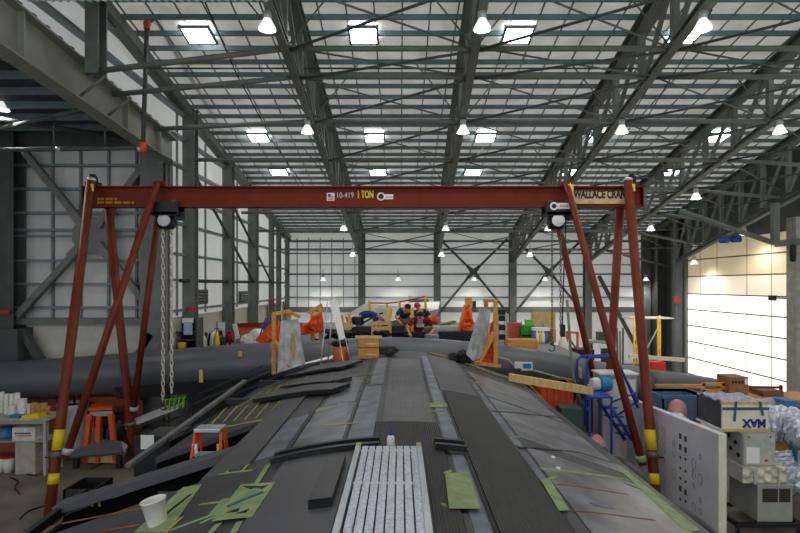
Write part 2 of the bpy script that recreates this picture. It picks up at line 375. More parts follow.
# ------------------------------------------------------------------ roof trusses
CH = [(-2.32, -2.11), (1.42, 2.1), (5.33, 6.32), (9.22, 10.55)]
def chx(i, Y):
    if i < 0: return -6.35
    if i == 4: return 13.2+(Y-17.9)*.053
    a, b = CH[i]; return a+(b-a)*(Y-8)/22
def chz(i, Y):
    if i == 4: return 7.72-.245*(Y-17.9) if Y > 17.9 else 7.72-.19*(Y-17.9)
    return chordz(Y)
ROWS = [6.9, 8.8, 10.7, 11.7, 13.7, 16.1, 18.6, 21.2, 23.8, 27.2]
for i in range(5):
    t = struct('roof_truss', (chx(i, 18), 18, chz(i, 18)))
    ye = 30.0 if i < 4 else 26.4
    P = lambda Y, top: V((chx(i, Y), Y, roofz(Y)-.3 if top else chz(i, Y)))
    MB().ibeam(P(5.5, 0), P(ye, 0), .17, .17, .03).build('bottom_chord', STEEL, t)
    MB().ibeam(P(5.5, 1), P(30.2, 1), .3, .3, .03).build('top_chord', STEEL, t)
    n = 15; dy = (ye-5.7)/n
    for k in range(n+1):
        Y = 5.7+k*dy
        MB().bar(P(Y, 0), P(Y, 1), .13, .14, up=(0, 1, 0)).build('web_post', STEEL, t)
        if k < n: MB().bar(P(Y, 1), P(Y+dy, 0), .07, .09, up=(1, 0, 0)).build('web_diagonal', STEEL, t)
    # struts and bracing rods across to the neighbouring line
    for r, Y in enumerate(ROWS):
        if i == 4: break
        a = P(Y, 0)
        b = V((chx(i+1, Y), Y, chz(i+1, Y) if i < 3 else min(chz(4, Y), chordz(Y)+.3)))
        MB().tube([a, b], .06, 8).build('strut', STEEL, t)
        MB().box(a.x-.2, a.x+.2, Y-.12, Y+.12, a.z-.02, a.z+.02).build('joint_plate', STEEL, t)
        if i == 0 and Y > 10:
            zz = gtop(Y)-.25 if Y < 14.5 else min(chordz(Y), 8.28)
            MB().tube([a, (-6.3, Y, zz)], .06, 8).build('strut', STEEL, t)
            if 10 < Y < 13: MB().tube([(-6.45, Y, zz-.5), (-5.9, Y, zz-.06)], .03, 8).build('strut_kicker', STEEL, t)
        if r+1 < len(ROWS) and Y > 8:
            Y2 = ROWS[r+1]
            MB().tube([P(Y2, 0)-V((0, 0, .05)), V((b.x, Y, b.z-.05))], .028, 6).build('brace_rod', DARKST, t)
            MB().tube([a+V((0, 0, .03)), (chx(i+1, Y2), Y2, chz(i+1, Y2) if i < 3 else chordz(Y2))], .02, 6).build('brace_rod', STEEL, t)
        if r % 2 == 0:   # knee rods from bottom chord up to the purlins
            MB().tube([a, (a.x+1.2, Y, roofz(Y)-.2)], .018, 6).build('knee_rod', STEEL, t)
            MB().tube([a, (a.x-1.2, Y, roofz(Y)-.2)], .018, 6).build('knee_rod', STEEL, t)
    if i == 4:
        MB().box(13.5, 13.84, 26.1, 26.4, 0, 5.75).build('end_post', STEEL, t)
        a = at(775, 244, 18.2); MB().bar(a, at(805, 241, 17.6), .22, .2).build('side_arm', STEEL, t)
        MB().bar(a, (a.x, a.y, 7.3), .2, .2).build('arm_post', STEEL, t)
        MB().tube([at(680, 211, 18.6), at(774, 243, 18.2)], .09, 10).build('side_brace', STEEL, t)
# conduits running along and across the roof
one(MB().tube([(XL, 12.55, 9.6), (XR, 12.55, 9.6)], .022, 8), 'conduit_pipe', DARKST, 'thin dark conduit pipe running straight across under all the roof trusses', 'pipe')
one(MB().tube([at(205, 2, 11.5), at(237, 75, 14), at(275, 145, 18), at(310, 195, 22)], .018, 6), 'roof_cable', BLK, 'thin black cable running along the roof bay beside the windowed wall', 'cable')
for k, (p, q, w) in enumerate((((665, 60), (590, 185), 'first'), ((682, 60), (606, 185), 'second'))):
    one(MB().tube([at(p[0]+30, p[1]-50, 11.0), at(*p, 13.2), at(*q, 21)], .016, 6), 'roof_cable', BLK, w+' of two parallel black cables running under the third roof bay skylights', 'cable')
# ------------------------------------------------------------------ skylights
bays = ['beside the windowed wall', 'between first and second trusses', 'between second and third trusses', 'between third and fourth trusses', 'beyond the fourth truss']
rows = [(12.7, 'front', .72), (18.1, 'second', .75), (21.1, 'third', .78), (24.6, 'fourth', .75)]
XS = [-4.8, -.87, 2.9, 6.8, 10.75]
base = None
for r, (Y, rn, sz) in enumerate(rows):
    for b in range(5):
        X = XS[b]+(-.1 if (r == 0 and b == 2) else 0)
        if base is None:
            base = thing('skylight', '', 'skylight', (X, Y, roofz(Y)-.05), 'square skylights in the roof')
            u = V((0, .27, -.27*.175))
            MB().hexa([V((X-.31, Y, roofz(Y)-.15))-u, V((X+.31, Y, roofz(Y)-.15))-u, V((X+.31, Y, roofz(Y)-.15))+u, V((X-.31, Y, roofz(Y)-.15))+u]+[V((X+a*.31, Y, roofz(Y)+.0))+s*u for a, s in ((-1, -1), (1, -1), (1, 1), (-1, 1))]).build('skylight_lens', SKYL, base)
            fr = MB()
            for s in (-1, 1):
                fr.bar(V((X+s*.33, Y, roofz(Y)-.12))-u*1.1, V((X+s*.33, Y, roofz(Y)-.12))+u*1.1, .05, .07)
                fr.bar(V((X-.37, Y, roofz(Y)-.12))+s*u*1.1, V((X+.37, Y, roofz(Y)-.12))+s*u*1.1, .05, .07)
            fr.build('skylight_frame', RIB, base)
            o = base; b0 = LOC[base.name]
        else: o = copy_tree(base, V((X, Y, roofz(Y)-.05))-b0)
        o['label'] = 'bright square skylight in the %s roof row, %s' % (rn, bays[b])
# ------------------------------------------------------------------ high bay lamps
lamps = []
for (Y, zl, rn) in ((9.5, 9.15, 'front'), (13.4, 8.42, 'second'), (21.3, 6.78, 'third'), (25.0, 5.95, 'fourth')):
    for i, tn in enumerate(('first', 'second', 'third', 'fourth')):
        if Y == 9.5 and i == 3: continue
        lamps.append((V((chx(i, Y)-.06 if i == 0 else chx(i, Y), Y, zl)), chordz(Y)-.09, 'bright high-bay lamp hanging under the %s roof truss, %s lamp row' % (tn, rn)))
for px, nm in ((323, 'between the corner and first column'), (398, 'between first and second columns'), (474, 'on the plate of the first big X brace'), (545, 'on the plate of the second big X brace'), (646, 'beyond the fourth column')):
    p = at(px, 279, 29.3); lamps.append((p, p.z+.3, 'small high-bay lamp by the back wall '+nm))
lamps.append((at(2, 106, 12.5), 8.6, 'bright lamp hanging from the dark annex ceiling'))
lamps.append((at(696, 196, 16.8), chordz(16.8), 'lamp under the dark roof in front of the big door top'))
lamps.append((at(694, 262, 23.6), 5.9, 'lamp close above the lower bright patch on the door'))
lamps.append((at(744, 233, 20.0), 7.0, 'lamp above the upper bright patch on the beige door panels'))
base = None
for p, zt, lab in lamps:
    if base is None:
        base = thing('high_bay_lamp', '', 'ceiling lamp', p, 'high bay lamps under the roof')
        MB().lathe(p, [(.05, .1), (.07, .09), (.1, .03), (.15, -.06), (.16, -.1), (.155, -.1), (.09, .03), (.05, .08)], 18).build('reflector', LAMPG, base)
        MB().lathe(p, [(.12, -.08), (.125, -.06), (.06, .03)], 14).build('bulb', LAMPE, base)
        MB().lathe(p, [(.05, .09), (.075, .11), (.075, .22), (.05, .24)], 14).build('ballast_housing', LAMPB, base)
        MB().tube([p+V((0, 0, .23)), p+V((0, 0, .5))], .012, 6).build('hanger_rod', DARKST, base)
        p0 = V(p); o = base
    else: o = copy_tree(base, p-p0)
    o['label'] = lab
# annex sprinkler pipe and other wall pipes
sp = thing('sprinkler_pipe', 'dark pipe with orange couplings dropping in front of the annex girder', 'pipe', at(143, 148, 12.2))
MB().tube([at(147, 24, 12.2), at(143, 147, 12.2)], .05, 12).build('riser', DARKST, sp)
MB().tube([at(143, 148, 12.2), at(0, 150, 12.2), at(-60, 150, 12.2)], .05, 12).build('main_run', DARKST, sp)
MB().tube([at(147, 23, 12.2), at(156, 18, 12.35), at(262, 195, 24.5)], .05, 10).build('roof_run', DARKST, sp)
for px, py in ((147, 24), (143, 147)): MB().sph(at(px, py, 12.2), .085).lathe(at(px, py, 12.2)-V((0, 0, .12)), [(.07, 0), (.07, .22)], 12).build('coupling', ORG, sp)
for px in (54, 105): MB().tube([at(px, 148, 12.2), at(px, 116, 12.2)], .02, 6).build('hanger', DARKST, sp)
for px in (59, 140): MB().lathe(at(px, 149, 12.2)-V((.05, 0, 0)), [(.062, 0), (.062, .1)], 10, 'X').build('pipe_clamp', LAMPB, sp)
one(MB().tube([at(150, 150, 13.6), at(172, 160, 13.9), at(172, 235, 13.9)], .022, 8), 'drain_pipe', mat('green_pipe', (40, 74, 52), .5), 'thin dark green pipe bending down beside the annex column', 'pipe')
one(MB().tube([(XL+.25, 15.4, 4.62), (XL+.25, 29, 4.62)], .05, 8), 'wall_pipe', mat('dark_pipe', (52, 44, 42), .5), 'long dark horizontal pipe with fittings along the windowed wall', 'pipe')
# red tags on columns
for px, py, Y, lab in ((191, 309, 15.93, 'red rectangular tag on the column before the first window'), (271, 301, 26.2, 'red rectangular tag on the far column behind the orange tarps'), (4, 312, 14.4, 'small red tag on the dark annex post')):
    c = at(px, py, Y); one(MB().box(c.x-.14, c.x+.14, c.y-.02, c.y, c.z-.05, c.z+.05), 'safety_tag', REDP, lab, 'tag')
c = at(730, 240, 18.5); t = thing('winch_motor', 'blue winch motor mounted under the sloping truss above the door', 'motor', c)
MB().lathe(c-V((.35, 0, 0)), [(.1, 0), (.12, .02), (.12, .28), (.1, .3)], 14, 'X').build('motor_drum', BLUE, t)
MB().lathe(c+V((.05, 0, .02)), [(.08, 0), (.11, .02), (.11, .3), (.05, .32)], 14, 'X').build('gear_case', BLUE, t)
MB().box(c.x-.35, c.x+.35, c.y-.06, c.y+.06, c.z+.1, c.z+.16).build('bracket', DARKST, t)
one(MB().lathe(at(793, 262, 17.7), [(.03, 0), (.09, .05), (.1, .3), (.09, .55), (.03, .6)], 12), 'wall_siren', BLK, 'black upright siren fixed to the pale door post', 'siren')
c = at(677, 300, 25.9); one(MB().box(c.x-.12, c.x+.12, c.y-.03, c.y, c.z-.16, c.z+.16), 'notice_plate', REDP, 'red and white notice plate on the slim post at the door edge', 'notice')
# ================================================================== GANTRY CRANE
GY = 11.84
ga = thing('gantry_crane', 'tall red-brown gantry crane spanning the aircraft deck', 'gantry crane', (-.85, GY, 0))
bx0, bx1, bz0, bz1 = -7.0, 5.36, 6.22, 6.68
bm_ = MB(); bm_.box(bx0, bx1, GY-.012, GY+.012, bz0, bz1); bm_.box(bx0, bx1, GY-.13, GY+.13, bz1-.03, bz1); bm_.box(bx0, bx1, GY-.13, GY+.13, bz0, bz0+.03)
beam = bm_.build('beam', RED, ga)
for X in (bx0, bx1-.02): MB().box(X, X+.02, GY-.13, GY+.13, bz0, bz1).build('end_plate', RED, ga)
for X in (bx0-.01, bx1): 
    for z in (6.32, 6.44, 6.56): MB().lathe((X, GY-.06, z), [(.02, 0), (.02, .012)], 8, 'X').build('bolt', LAMPB, ga)
legs = [((-6.72, 11.6, 6.78), (-6.67, 10.1, 0)), ((-6.6, 12.06, 6.24), (-6.62, 13.3, 0)), ((4.96, 11.6, 6.78), (4.89, 10.1, 0)), ((4.98, 12.06, 6.24), (5.1, 13.3, 0))]
brs = [((-5.28, 11.6, 6.72), (-6.5, 10.36, 1.15)), ((-5.5, 12.15, 6.24), (-6.5, 13.0, 1.4)), ((3.63, 11.6, 6.72), (4.72, 10.36, 1.0)), ((3.52, 12.15, 6.24), (4.95, 13.0, 1.3))]
for i, (a, b) in enumerate(legs):
    a, b = V(a), V(b)
    lg = MB().tube([a, b.lerp(a, .15), b], .095, 16).build('leg', REDL, ga)
    j = b.lerp(a, .17)
    MB().tube([j, b.lerp(a, .185)], .125, 16).build('collar', GREYD2, lg)
    MB().bar(j-V((.22, 0, 0)), j+V((.22, 0, 0)), .03).build('clamp_pin', REDL, lg)
    MB().box(b.x-.16, b.x+.16, b.y-.16, b.y+.16, 0, .04).build('foot_plate', REDL, lg)
    if i in (0, 2):
        for s0, s1 in ((.19, .245), (.1, .128)): MB().tube([b.lerp(a, s0), b.lerp(a, s1)], .099, 16).build('yellow_label', YEL, lg)
        MB().box(a.x-.02, a.x+.11, 11.49, 11.505, 6.52, 6.68).build('yellow_tag', YEL, lg)
        MB().sph(a, .1, .1, .07).build('leg_cap', LAMPB, lg)
for i, (a, b) in enumerate(brs):
    a, b = V(a), V(b)
    bo = MB().tube([a, b], .075, 14).build('knee_brace', REDL, ga)
    if i % 2 == 0: MB().box(a.x-.12, a.x+.12, GY-.2, GY-.08, a.z-.04, a.z+.05).build('brace_clip', RED, bo)
    MB().tube([b.lerp(a, .01), b.lerp(a, .03)], .1, 12).build('brace_band', GTAPE if i == 2 else LAMPB, bo)
    if i == 2: MB().box(a.x+.0, a.x+.12, 11.51, 11.52, 6.52, 6.68).build('yellow_tag', YEL, bo)
for X, s in ((-6.83, 1), (5.14, 1)):   # chain wheel housings on top of the beam ends
    m_ = MB().box(X-.12, X+.14, GY-.08, GY+.12, bz1, bz1+.1).lathe((X-.05, GY, bz1+.16), [(.1, 0), (.1, .12)], 12, 'X').box(X-.04, X+.05, GY-.05, GY+.05, bz1+.2, bz1+.28)
    m_.build('top_winch', BLK, ga)
# maker's plate and lettering
fy = GY-.135
pl = MB().box((570-400)*fy/F, (628-400)*fy/F, fy-.012, fy, HC+(285-204)*fy/F, HC+(285-191.5)*fy/F).build('name_plate', mat('aged_cream_plate', (206, 178, 132), .6, var=.15, scale=8), ga)
MB().box((569-400)*fy/F, (628-400)*fy/F, fy-.014, fy-.004, HC+(285-192)*fy/F, HC+(285-191)*fy/F).build('plate_edge', mat('tan_edge', (176, 120, 70), .6), pl)
text('plate_lettering', 'WALLACE CRANES', .25, wall_text(574, 200.3, fy-.016), BLK, pl, offset=.012, sx=.6)
text('capacity_lettering', '1 TON', .22, wall_text(357, 199.7, GY-.02), YEL, beam, offset=.009, sx=.56)
text('serial_lettering', '10-419', .18, wall_text(336, 199.5, GY-.02), LAMPB, beam, offset=.001, sx=.78)
fl = MB().box((327-400)*GY/F, (334.6-400)*GY/F, GY-.022, GY-.012, HC+(285-200.8)*GY/F, HC+(285-193)*GY/F).build('flag_decal', PAPER, beam)
x0, x1 = (328-400)*GY/F, (333.8-400)*GY/F; zt = HC+(285-194.3)*GY/F
for k in range(4): MB().box(x0, x1, GY-.025, GY-.022, zt-.025-k*.033, zt-.008-k*.033).build('flag_stripe', REDP, fl)
MB().box(x0, x0+.06, GY-.028, GY-.025, zt-.06, zt).build('flag_canton', INKB, fl)
c = at(381, 196.6, GY-.02)
ring = MB().lathe(c, [(.09, 0), (.09, -.012), (.055, -.012), (.055, 0)], 20, 'Y').build('round_decal', PAPER, beam)
MB().lathe(c+V((0, -.006, 0)), [(.06, 0), (.06, -.01)], 16, 'Y').build('decal_disc', BLK, ring)
lb = MB().box(c.x+.08, c.x+.27, GY-.03, GY-.015, c.z-.06, c.z+.05).build('white_decal', PAPER, beam)
MB().tube([(c.x+.11+.02*k, GY-.032, c.z-.01+.018*(-1)**k) for k in range(8)], .008, 6).build('decal_script', REDP, lb)
for k, (n, py) in enumerate(((14, 200.2), (26, 203.8))):
    mb = MB(); x = (97.5-400)*GY/F
    for q in range(n):
        if q % 6 != 5: mb.box(x+q*.032, x+q*.032+.022, GY-.136 if 0 else GY-.02, GY-.012, HC+(285-py)*GY/F, HC+(285-py)*GY/F+.05)
    mb.build('stencil_text', mat('faded_yellow_print', (190, 150, 30), .6), beam)
def chain(mb, p, q, r=.03, t=.009):
    p, q = V(p), V(q); L = (q-p).length; n = int(L/(r*2.6)); d = (q-p)/n
    dn = d.normalized(); a = V((1, 0, 0)) if abs(dn.x) < .9 else V((0, 1, 0)); b = dn.cross(a).normalized(); a = b.cross(dn)
    for i in range(n):
        c = p+d*(i+.5); s = a if i % 2 else b
        mb.tube([c+s*r*.7*math.cos(u*PI/4)+dn*r*1.75*math.sin(u*PI/4) for u in range(8)], t, 5, closed=True)
    return mb
# ---- chain hoists hanging from the beam: not part of it, they roll along
def hoist(px, label, chm, body_y, zbot, dx):
    X = (px-400)*GY/F; zb = bz0
    h = thing('chain_hoist', label, 'hoist', (X, GY, zb))
    m_ = MB().box(X-.3, X+.3, GY-.2, GY-.14, zb-.18, zb+.1).box(X-.3, X+.3, GY+.14, GY+.2, zb-.18, zb+.1).box(X-.28, X+.28, GY-.2, GY+.2, zb-.2, zb-.12)
    tr = m_.build('trolley', BLK, h)
    for s in (-1, 1):
        for x in (-.18, .18): MB().lathe((X+x, GY+s*.1-.02, zb+.1), [(.06, 0), (.06, .04)], 12, 'Y').build('trolley_wheel', DARKST, tr)
    bd = MB().lathe((X-.2, GY, zb-.32), [(.1, 0), (.17, .03), (.17, .3), (.1, .36)], 18, 'X').build('motor_body', BLK, h)
    MB().lathe((X-.02, GY-.17, zb-.3), [(.13, -.02), (.14, 0), (.14, .02)], 18, 'Y').build('cover_plate', LAMPB if dx else PAPER, h)
    MB().box(X+.16, X+.34, GY-.08, GY+.1, zb-.28, zb-.1).build('side_box', BLK, h)
    for x, k in ((X-.11, 0), (X+.08, 1)):
        c_ = chain(MB(), (x, GY, zb-.42), (x, GY, zbot+.2*k), .045 if chm is CHAINM else .03, .014 if chm is CHAINM else .009).build('load_chain', chm, h)
    hk = MB().tube([(X-.11+.05*math.sin(u*.55)*1.2, GY, zbot-.1+.07*math.cos(u*.55)) for u in range(9)], .016, 8).lathe((X-.11, GY, zbot-.04), [(.03, 0), (.045, .04), (.03, .1)], 10)
    hk.build('load_hook', DARKST, h)
    return h, X
h, X = hoist(168, 'black chain hoist with long pale chains beside the annex column', CHAINM, 0, 1.9, 1)
h, X = hoist(557, 'black chain hoist with white decals and thin grey chains near the name plate', CHAIND, 0, 3.2, 0)
rd = MB().lathe((X-.13, GY-.21, 6.22), [(.09, 0), (.09, -.012)], 16, 'Y').build('round_decal', PAPER, h); MB().lathe((X-.13, GY-.222, 6.22), [(.05, 0), (.05, -.01)], 12, 'Y').build('decal_disc', BLK, rd)
wd = MB().box(X-.05, X+.22, GY-.222, GY-.2, 6.16, 6.29).build('white_decal', PAPER, h); MB().tube([(X+.0+.025*k, GY-.225, 6.22+.02*(-1)**k) for k in range(8)], .01, 6).build('decal_script', REDP, wd)
MB().box(X-.06, X+.1, GY-.24, GY-.17, 5.86, 5.95).build('maker_label', PAPER, h)
MB().tube([(X+.2, GY, 5.95), (X+.16, GY+.05, 4.6), (X+.12, GY, 3.6)], .014, 6).build('pendant_cable', BLK, h)
MB().box(X+.08, X+.17, GY-.05, GY+.03, 3.35, 3.62).build('pendant_switch', BLK, h)
one(MB().tube([at(567, 300, 11.7), at(570, 340, 11.7), at(572, 372, 11.7), at(580, 400, 11.7), at(588, 410, 11.72)], .03, 8), 'slack_cable', mat('grey_cable', (120, 124, 110), .6), 'slack grey cable hanging from the thin hoist chain to the floor side', 'cable')
# ================================================================== AIRCRAFT DECK
def dd(X):
    X = abs(X); return 1.5+.11*X*X if X < 1.6 else 1.2184+.352*X
def deckz(X): return HC-dd(X)
def deckpt(px, py):
    u, v = (px-400)/F, (py-285)/F
    a, b, c = .11*u*u, -v, 1.5
    Y = c/v if a < 1e-9 else None
    if Y is None:
        D = b*b-4*a*c; Y = (-b-math.sqrt(D))/(2*a) if D >= 0 else 99
    if abs(u*Y) > 1.6: Y = 1.2184/(v-.352*abs(u))
    return u*Y, Y
fu = thing('aircraft_body', 'broad dark composite aircraft deck with mats and green tape patches', 'aircraft', (0, 6, 0))
def skin(name, X0, X1, Y0, Y1, th, m, h=0, nx=24, ny=6, X0b=None, X1b=None):
    X0b = X0 if X0b is None else X0b; X1b = X1 if X1b is None else X1b
    def fn(u, v):
        X = (X0+(X0b-X0)*v)*(1-u)+(X1+(X1b-X1)*v)*u
        return V((X, Y0+(Y1-Y0)*v, deckz(X)+(h*(1-u)+.012*u if name == 'rib_cap' else h)))
    return MB().grid(fn, nx, ny, th).build(name, m, fu)
skin('upper_skin', -1.94, 2.72, -1.5, 12.2, .1, DECK)
skin('wing_root_skin', -3.72, -1.94, -1.5, 5.12, .08, DECK)
skin('rib_cap', -3.92, -1.94, 6.0, 6.28, .1, DECK2, .09, X0b=-3.95)
skin('shoulder_skin', -3.42, -1.94, 7.46, 12.2, .08, DECK, X0b=-3.2)
# side shells, inner bulkheads of the open bays and lower skin
MB().grid(lambda u, v: V((2.72-.25*math.sin(v*PI/2)**2*1.6, -1.5+13.7*u, deckz(2.72)-v*1.9)), 10, 6, V((-.05, 0, 0))).build('side_shell', BLKM, fu)
MB().box(-2.0, -1.94, -1.4, 12.1, .9, deckz(1.94)-.1).build('bay_bulkhead', BAYB, fu)
for y0, y1, x0 in ((5.04, 5.12, -3.7), (6.08, 6.2, -3.85), (7.46, 7.54, -3.4)):
    MB().hexa([(x0, y0, .95), (-1.96, y0, .95), (-1.96, y1, .95), (x0, y1, .95), (x0, y0, deckz(x0)-.09), (-1.96, y0, deckz(1.96)-.09), (-1.96, y1, deckz(1.96)-.09), (x0, y1, deckz(x0)-.09)]).build('bay_rib', BAYB, fu)
MB().box(-3.8, 2.3, -1.4, 12.1, .8, .95).build('lower_skin', BAYB, fu)
MB().box(-3.2, 2.6, 12.1, 12.2, .9, deckz(2.72)).build('end_frame', BLKM, fu)
MB().bar((-3.72, 4.5, deckz(3.72)-.02), (-3.9, 6.6, deckz(3.9)+.02), .07, .1).build('bay_edge_rail', BLKM, fu)
MB().box(-3.78, -3.72, -1.4, 6.1, .9, deckz(3.78)-.1).build('side_shell', BLKM, fu)
MB().bar(at(128, 466, 8.1), at(245, 381, 11.8), .09, .06).build('edge_rail', mat('grey_rail', (112, 112, 112), .5), fu)
MB().box(-2.75, -2.5, 6.05, 6.075, 1.95, 2.15).build('bay_placard', TRACK, fu)
for X in (-3.5, -3.42): MB().box(X-.01, X+.01, 6.06, 6.075, 1.98, 2.1).build('bay_strip', YTAPE, fu)
for i in range(30):
    p = at(170+i*2.3, 441-i*1.25, 9.0+i*.09); 
    MB().sph(p, .055, .04, .05, 8, 6).build('edge_roller', BLKM, fu)
MB().bar(at(166, 446, 8.95), at(240, 405, 11.7), .12, .1).build('roller_track', BLKM, fu)
def patch(name, q, m, h=.006, th=.004, n=8):   # q: four picture points of a strip lying on the deck
    P = [deckpt(*p) for p in q]
    def fn(u, v):
        a = V(P[0]).lerp(V(P[1]), u); b = V(P[3]).lerp(V(P[2]), u); c = a.lerp(b, v); return V((c.x, c.y, deckz(c.x)+h))
    return MB().grid(fn, n, n, th).build(name, m, fu)
def rect(name, X0, X1, Y0, Y1, m, h=.006, th=.005): return skin(name, X0, X1, Y0, Y1, th, m, h, 8, 8)
def line(name, a, b, w, m, h=.007):   # strip between two picture points, width in metres
    A, B = V(deckpt(*a)), V(deckpt(*b))
    if B.y > 12.1: B = A.lerp(B, (12.1-A.y)/(B.y-A.y))
    d = (B-A).normalized(); s = V((-d.y, d.x))*w/2; P = [A-s, A+s, B+s, B-s]
    def fn(u, v):
        c = P[0].lerp(P[1], u).lerp(P[3].lerp(P[2], u), v); return V((c.x, c.y, deckz(c.x)+h))
    return MB().grid(fn, 2, 10, .004).build(name, m, fu)
# long mats and strips
rect('centre_mat', -.19, .37, 5.8, 10.7, MATG, .012, .012)
rect('centre_mat', -.26, .4, 2.0, 5.8, MATD, .02, .02)
rect('side_mat', .62, 1.15, 2.0, 7.75, MATD, .02, .02)
rect('side_mat', .6, 1.2, 7.77, 11.6, MATG, .01, .01)
rect('track_strip', .44, .58, 5.2, 11.4, TRACK)
rect('track_strip', .46, .57, 2.0, 4.8, TRACK)
rect('track_strip', -.52, -.27, 5.2, 8.0, TRACK)
rect('track_strip', -.46, -.26, 8.1, 11.3, TRACK)
rect('resin_panel', -1.08, -.58, 5.25, 7.0, SHEEN)
rect('resin_panel', -1.02, -.6, 7.05, 9.0, SHEEN)
rect('resin_panel', 1.3, 2.45, 3.0, 5.55, SHEEN)
rect('resin_panel', 1.32, 2.5, 5.9, 8.0, SHEEN)
rect('resin_panel', 1.32, 2.5, 8.1, 10.4, SHEEN)
rect('track_strip', -1.42, -1.15, 5.2, 6.8, TRACK)
rect('smooth_mat', -1.05, -.42, 2.0, 4.9, DECK2, .025, .025)
rect('smooth_mat', -1.92, -1.45, 5.15, 9.4, DECK2, .02, .02)
rect('grey_strip', 1.16, 1.28, 5.5, 9.4, TRACK)
rect('grey_strip', 1.15, 1.26, 4.2, 5.3, TRACK)
rect('black_strip', -.62, -.56, 2.0, 5.0, BLKM, .012)
rect('black_strip', .41, .44, 2.0, 11, BLKM, .01)
rect('black_strip', .59, .61, 2.0, 11, BLKM, .01)
rect('black_strip', -.56, -.54, 5.2, 11, BLKM, .01)
rect('black_strip', -1.12, -1.09, 5.2, 9, BLKM, .01)
rect('black_block', -.62, -.46, 3.6, 4.5, BLKM, .09, .08)
rect('black_strip', 1.16, 1.18, 2, 9.5, BLKM, .01)
# seams across
for k, (a, b) in enumerate((((518, 448), (580, 453)), ((580, 453), (612, 463)), ((490, 412), (560, 418)), ((446, 390), (480, 391)))): line('seam', a, b, .035, BLKM, .01)
MB().tube([at(645, 488, 6.6), at(664, 501, 6.6), at(661, 508, 6.6), at(652, 507, 6.5)], .022, 8).build('bent_bracket', BLK, fu)
def lens(a, b, w, h):
    a, b = V(a), V(b); d = (b-a)/2; c = (a+b)/2; s = d.cross(V((0, 0, 1))).normalized()*w; n_ = s.cross(d).normalized()*h
    mb = MB(); mb.sph((0, 0, 0), 1, 1, 1, 16, 10); mb.v = [c+d*p.x+s*p.y+n_*p.z for p in mb.v]; return mb
lens(at(612, 456, 8.3), at(647, 484, 7.6), .16, .06).build('edge_fairing', BLKM, fu)
lens(at(668, 503, 6.5), at(726, 548, 5.9), .16, .06).build('edge_fairing', BLKM, fu)
# tape
patch('tape_patch', [(445, 477), (469, 477), (480, 513), (449, 513)], GTAPE, .032)
patch('tape_patch', [(540, 482), (550, 482), (569, 513), (559, 514)], GTAPE, .026)
patch('tape_patch', [(540, 482), (556, 477), (557, 479), (546, 483)], GTAPE, .014)
patch('tape_patch', [(443, 477), (451, 474), (452, 476), (445, 479)], GTAPE, .038)
patch('tape_patch', [(440, 505), (446, 507), (447, 510), (442, 508)], GTAPE, .02)
line('tape_strip', (540, 469), (628, 480), .035, GTAPE)
patch('edge_tape', [(612, 463), (622, 467), (700, 531), (686, 533)], GTAPE, .008)
patch('tape_patch', [(429.5, 404), (446, 404), (447.5, 408), (430, 408)], GTAPE, .014)
line('tape_strip', (431, 412), (443, 412), .03, GTAPE, .012)
line('tape_strip', (509, 437), (521, 438), .03, GTAPE, .012)
line('tape_strip', (314, 411), (328, 410), .1, GTAPE)
line('tape_strip', (322, 426), (357, 424), .03, YTAPE, .012)
patch('tape_patch', [(241, 488), (275, 486), (252, 521), (212, 525)], GTAPE, .03)
for q in ([(243, 490), (258, 490), (250, 493)], [(255, 491), (268, 489), (262, 493)], [(226, 517), (240, 512), (238, 516)], [(236, 518), (250, 513), (246, 517)]):
    P = [V((*deckpt(*p), 0)) for p in q]; MB().poly([V((p.x, p.y, deckz(p.x)+.031)) for p in P], (0, 0, .003)).build('tape_gap', BLKM, fu)
line('teal_strip', (227, 511), (263, 496), .05, TEAL, .036)
line('tape_strip', (269, 465), (255, 487), .05, GTAPE, .014)
line('tape_strip', (200, 524), (227, 512), .04, GTAPE)
line('tape_strip', (200, 505), (231, 502), .03, GTAPE)
patch('tape_patch', [(222, 500), (231, 499), (219, 515), (208, 516)], GTAPE, .008)
line('tape_strip', (219, 524), (210, 534), .05, GTAPE)
line('tape_strip', (240, 522), (233, 534), .05, GTAPE)
patch('edge_tape', [(202, 485), (183, 488), (134, 533), (168, 533)], GTAPE, .008)
line('black_slot', (190, 496), (165, 516), .03, BLKM, .016)
line('tape_strip', (170, 531), (230, 510), .04, GTAPE)
line('yellow_line', (182, 518), (165, 534), .03, YTAPE, .01)
line('yellow_line', (217, 475), (252, 471), .03, GTAPE)
for a, b in (((226, 474), (232, 466)), ((242, 472), (248, 465)), ((219, 473), (224, 467))): line('yellow_line', a, b, .03, YTAPE, .01)
line('chalk_line', (62, 524), (146, 508), .03, OTAPE); line('chalk_line', (100, 532), (142, 525), .03, OTAPE)
line('chalk_line', (556, 485), (628, 495), .02, OTAPE); line('chalk_line', (572, 512), (655, 521), .02, OTAPE)
for i in range(7): line('yellow_line', (212+i*11, 424-i*1.5), (226+i*11, 408-i*1.5), .03, YTAPE)
line('yellow_line', (196, 433), (265, 420), .05, YTAPE, .01)
for i in range(5): line('yellow_line', (262+i*9, 398-i*3), (272+i*9, 388-i*3), .03, YTAPE)
line('blue_line', (232, 406), (276, 377), .05, BTAPE, .012)
line('yellow_line', (236, 409), (290, 374), .04, YTAPE, .012)
for px, py in ((357, 376), (373, 374), (372, 380), (363, 383), (470, 394), (478, 383), (430, 372)): line('paint_dab', (px-5, py), (px+5, py-.6), .06, GTAPE, .008)
patch('white_streak', [(338, 404), (348, 403), (346, 425), (330, 427)], mat('pale_streak', (128, 130, 134), .3, var=.2, scale=4), .009)  # paler streak laid across the resin panel
line('white_scuff', (592, 505), (611, 508), .06, TRACK, .012); line('white_scuff', (625, 484), (640, 489), .06, TRACK, .012)
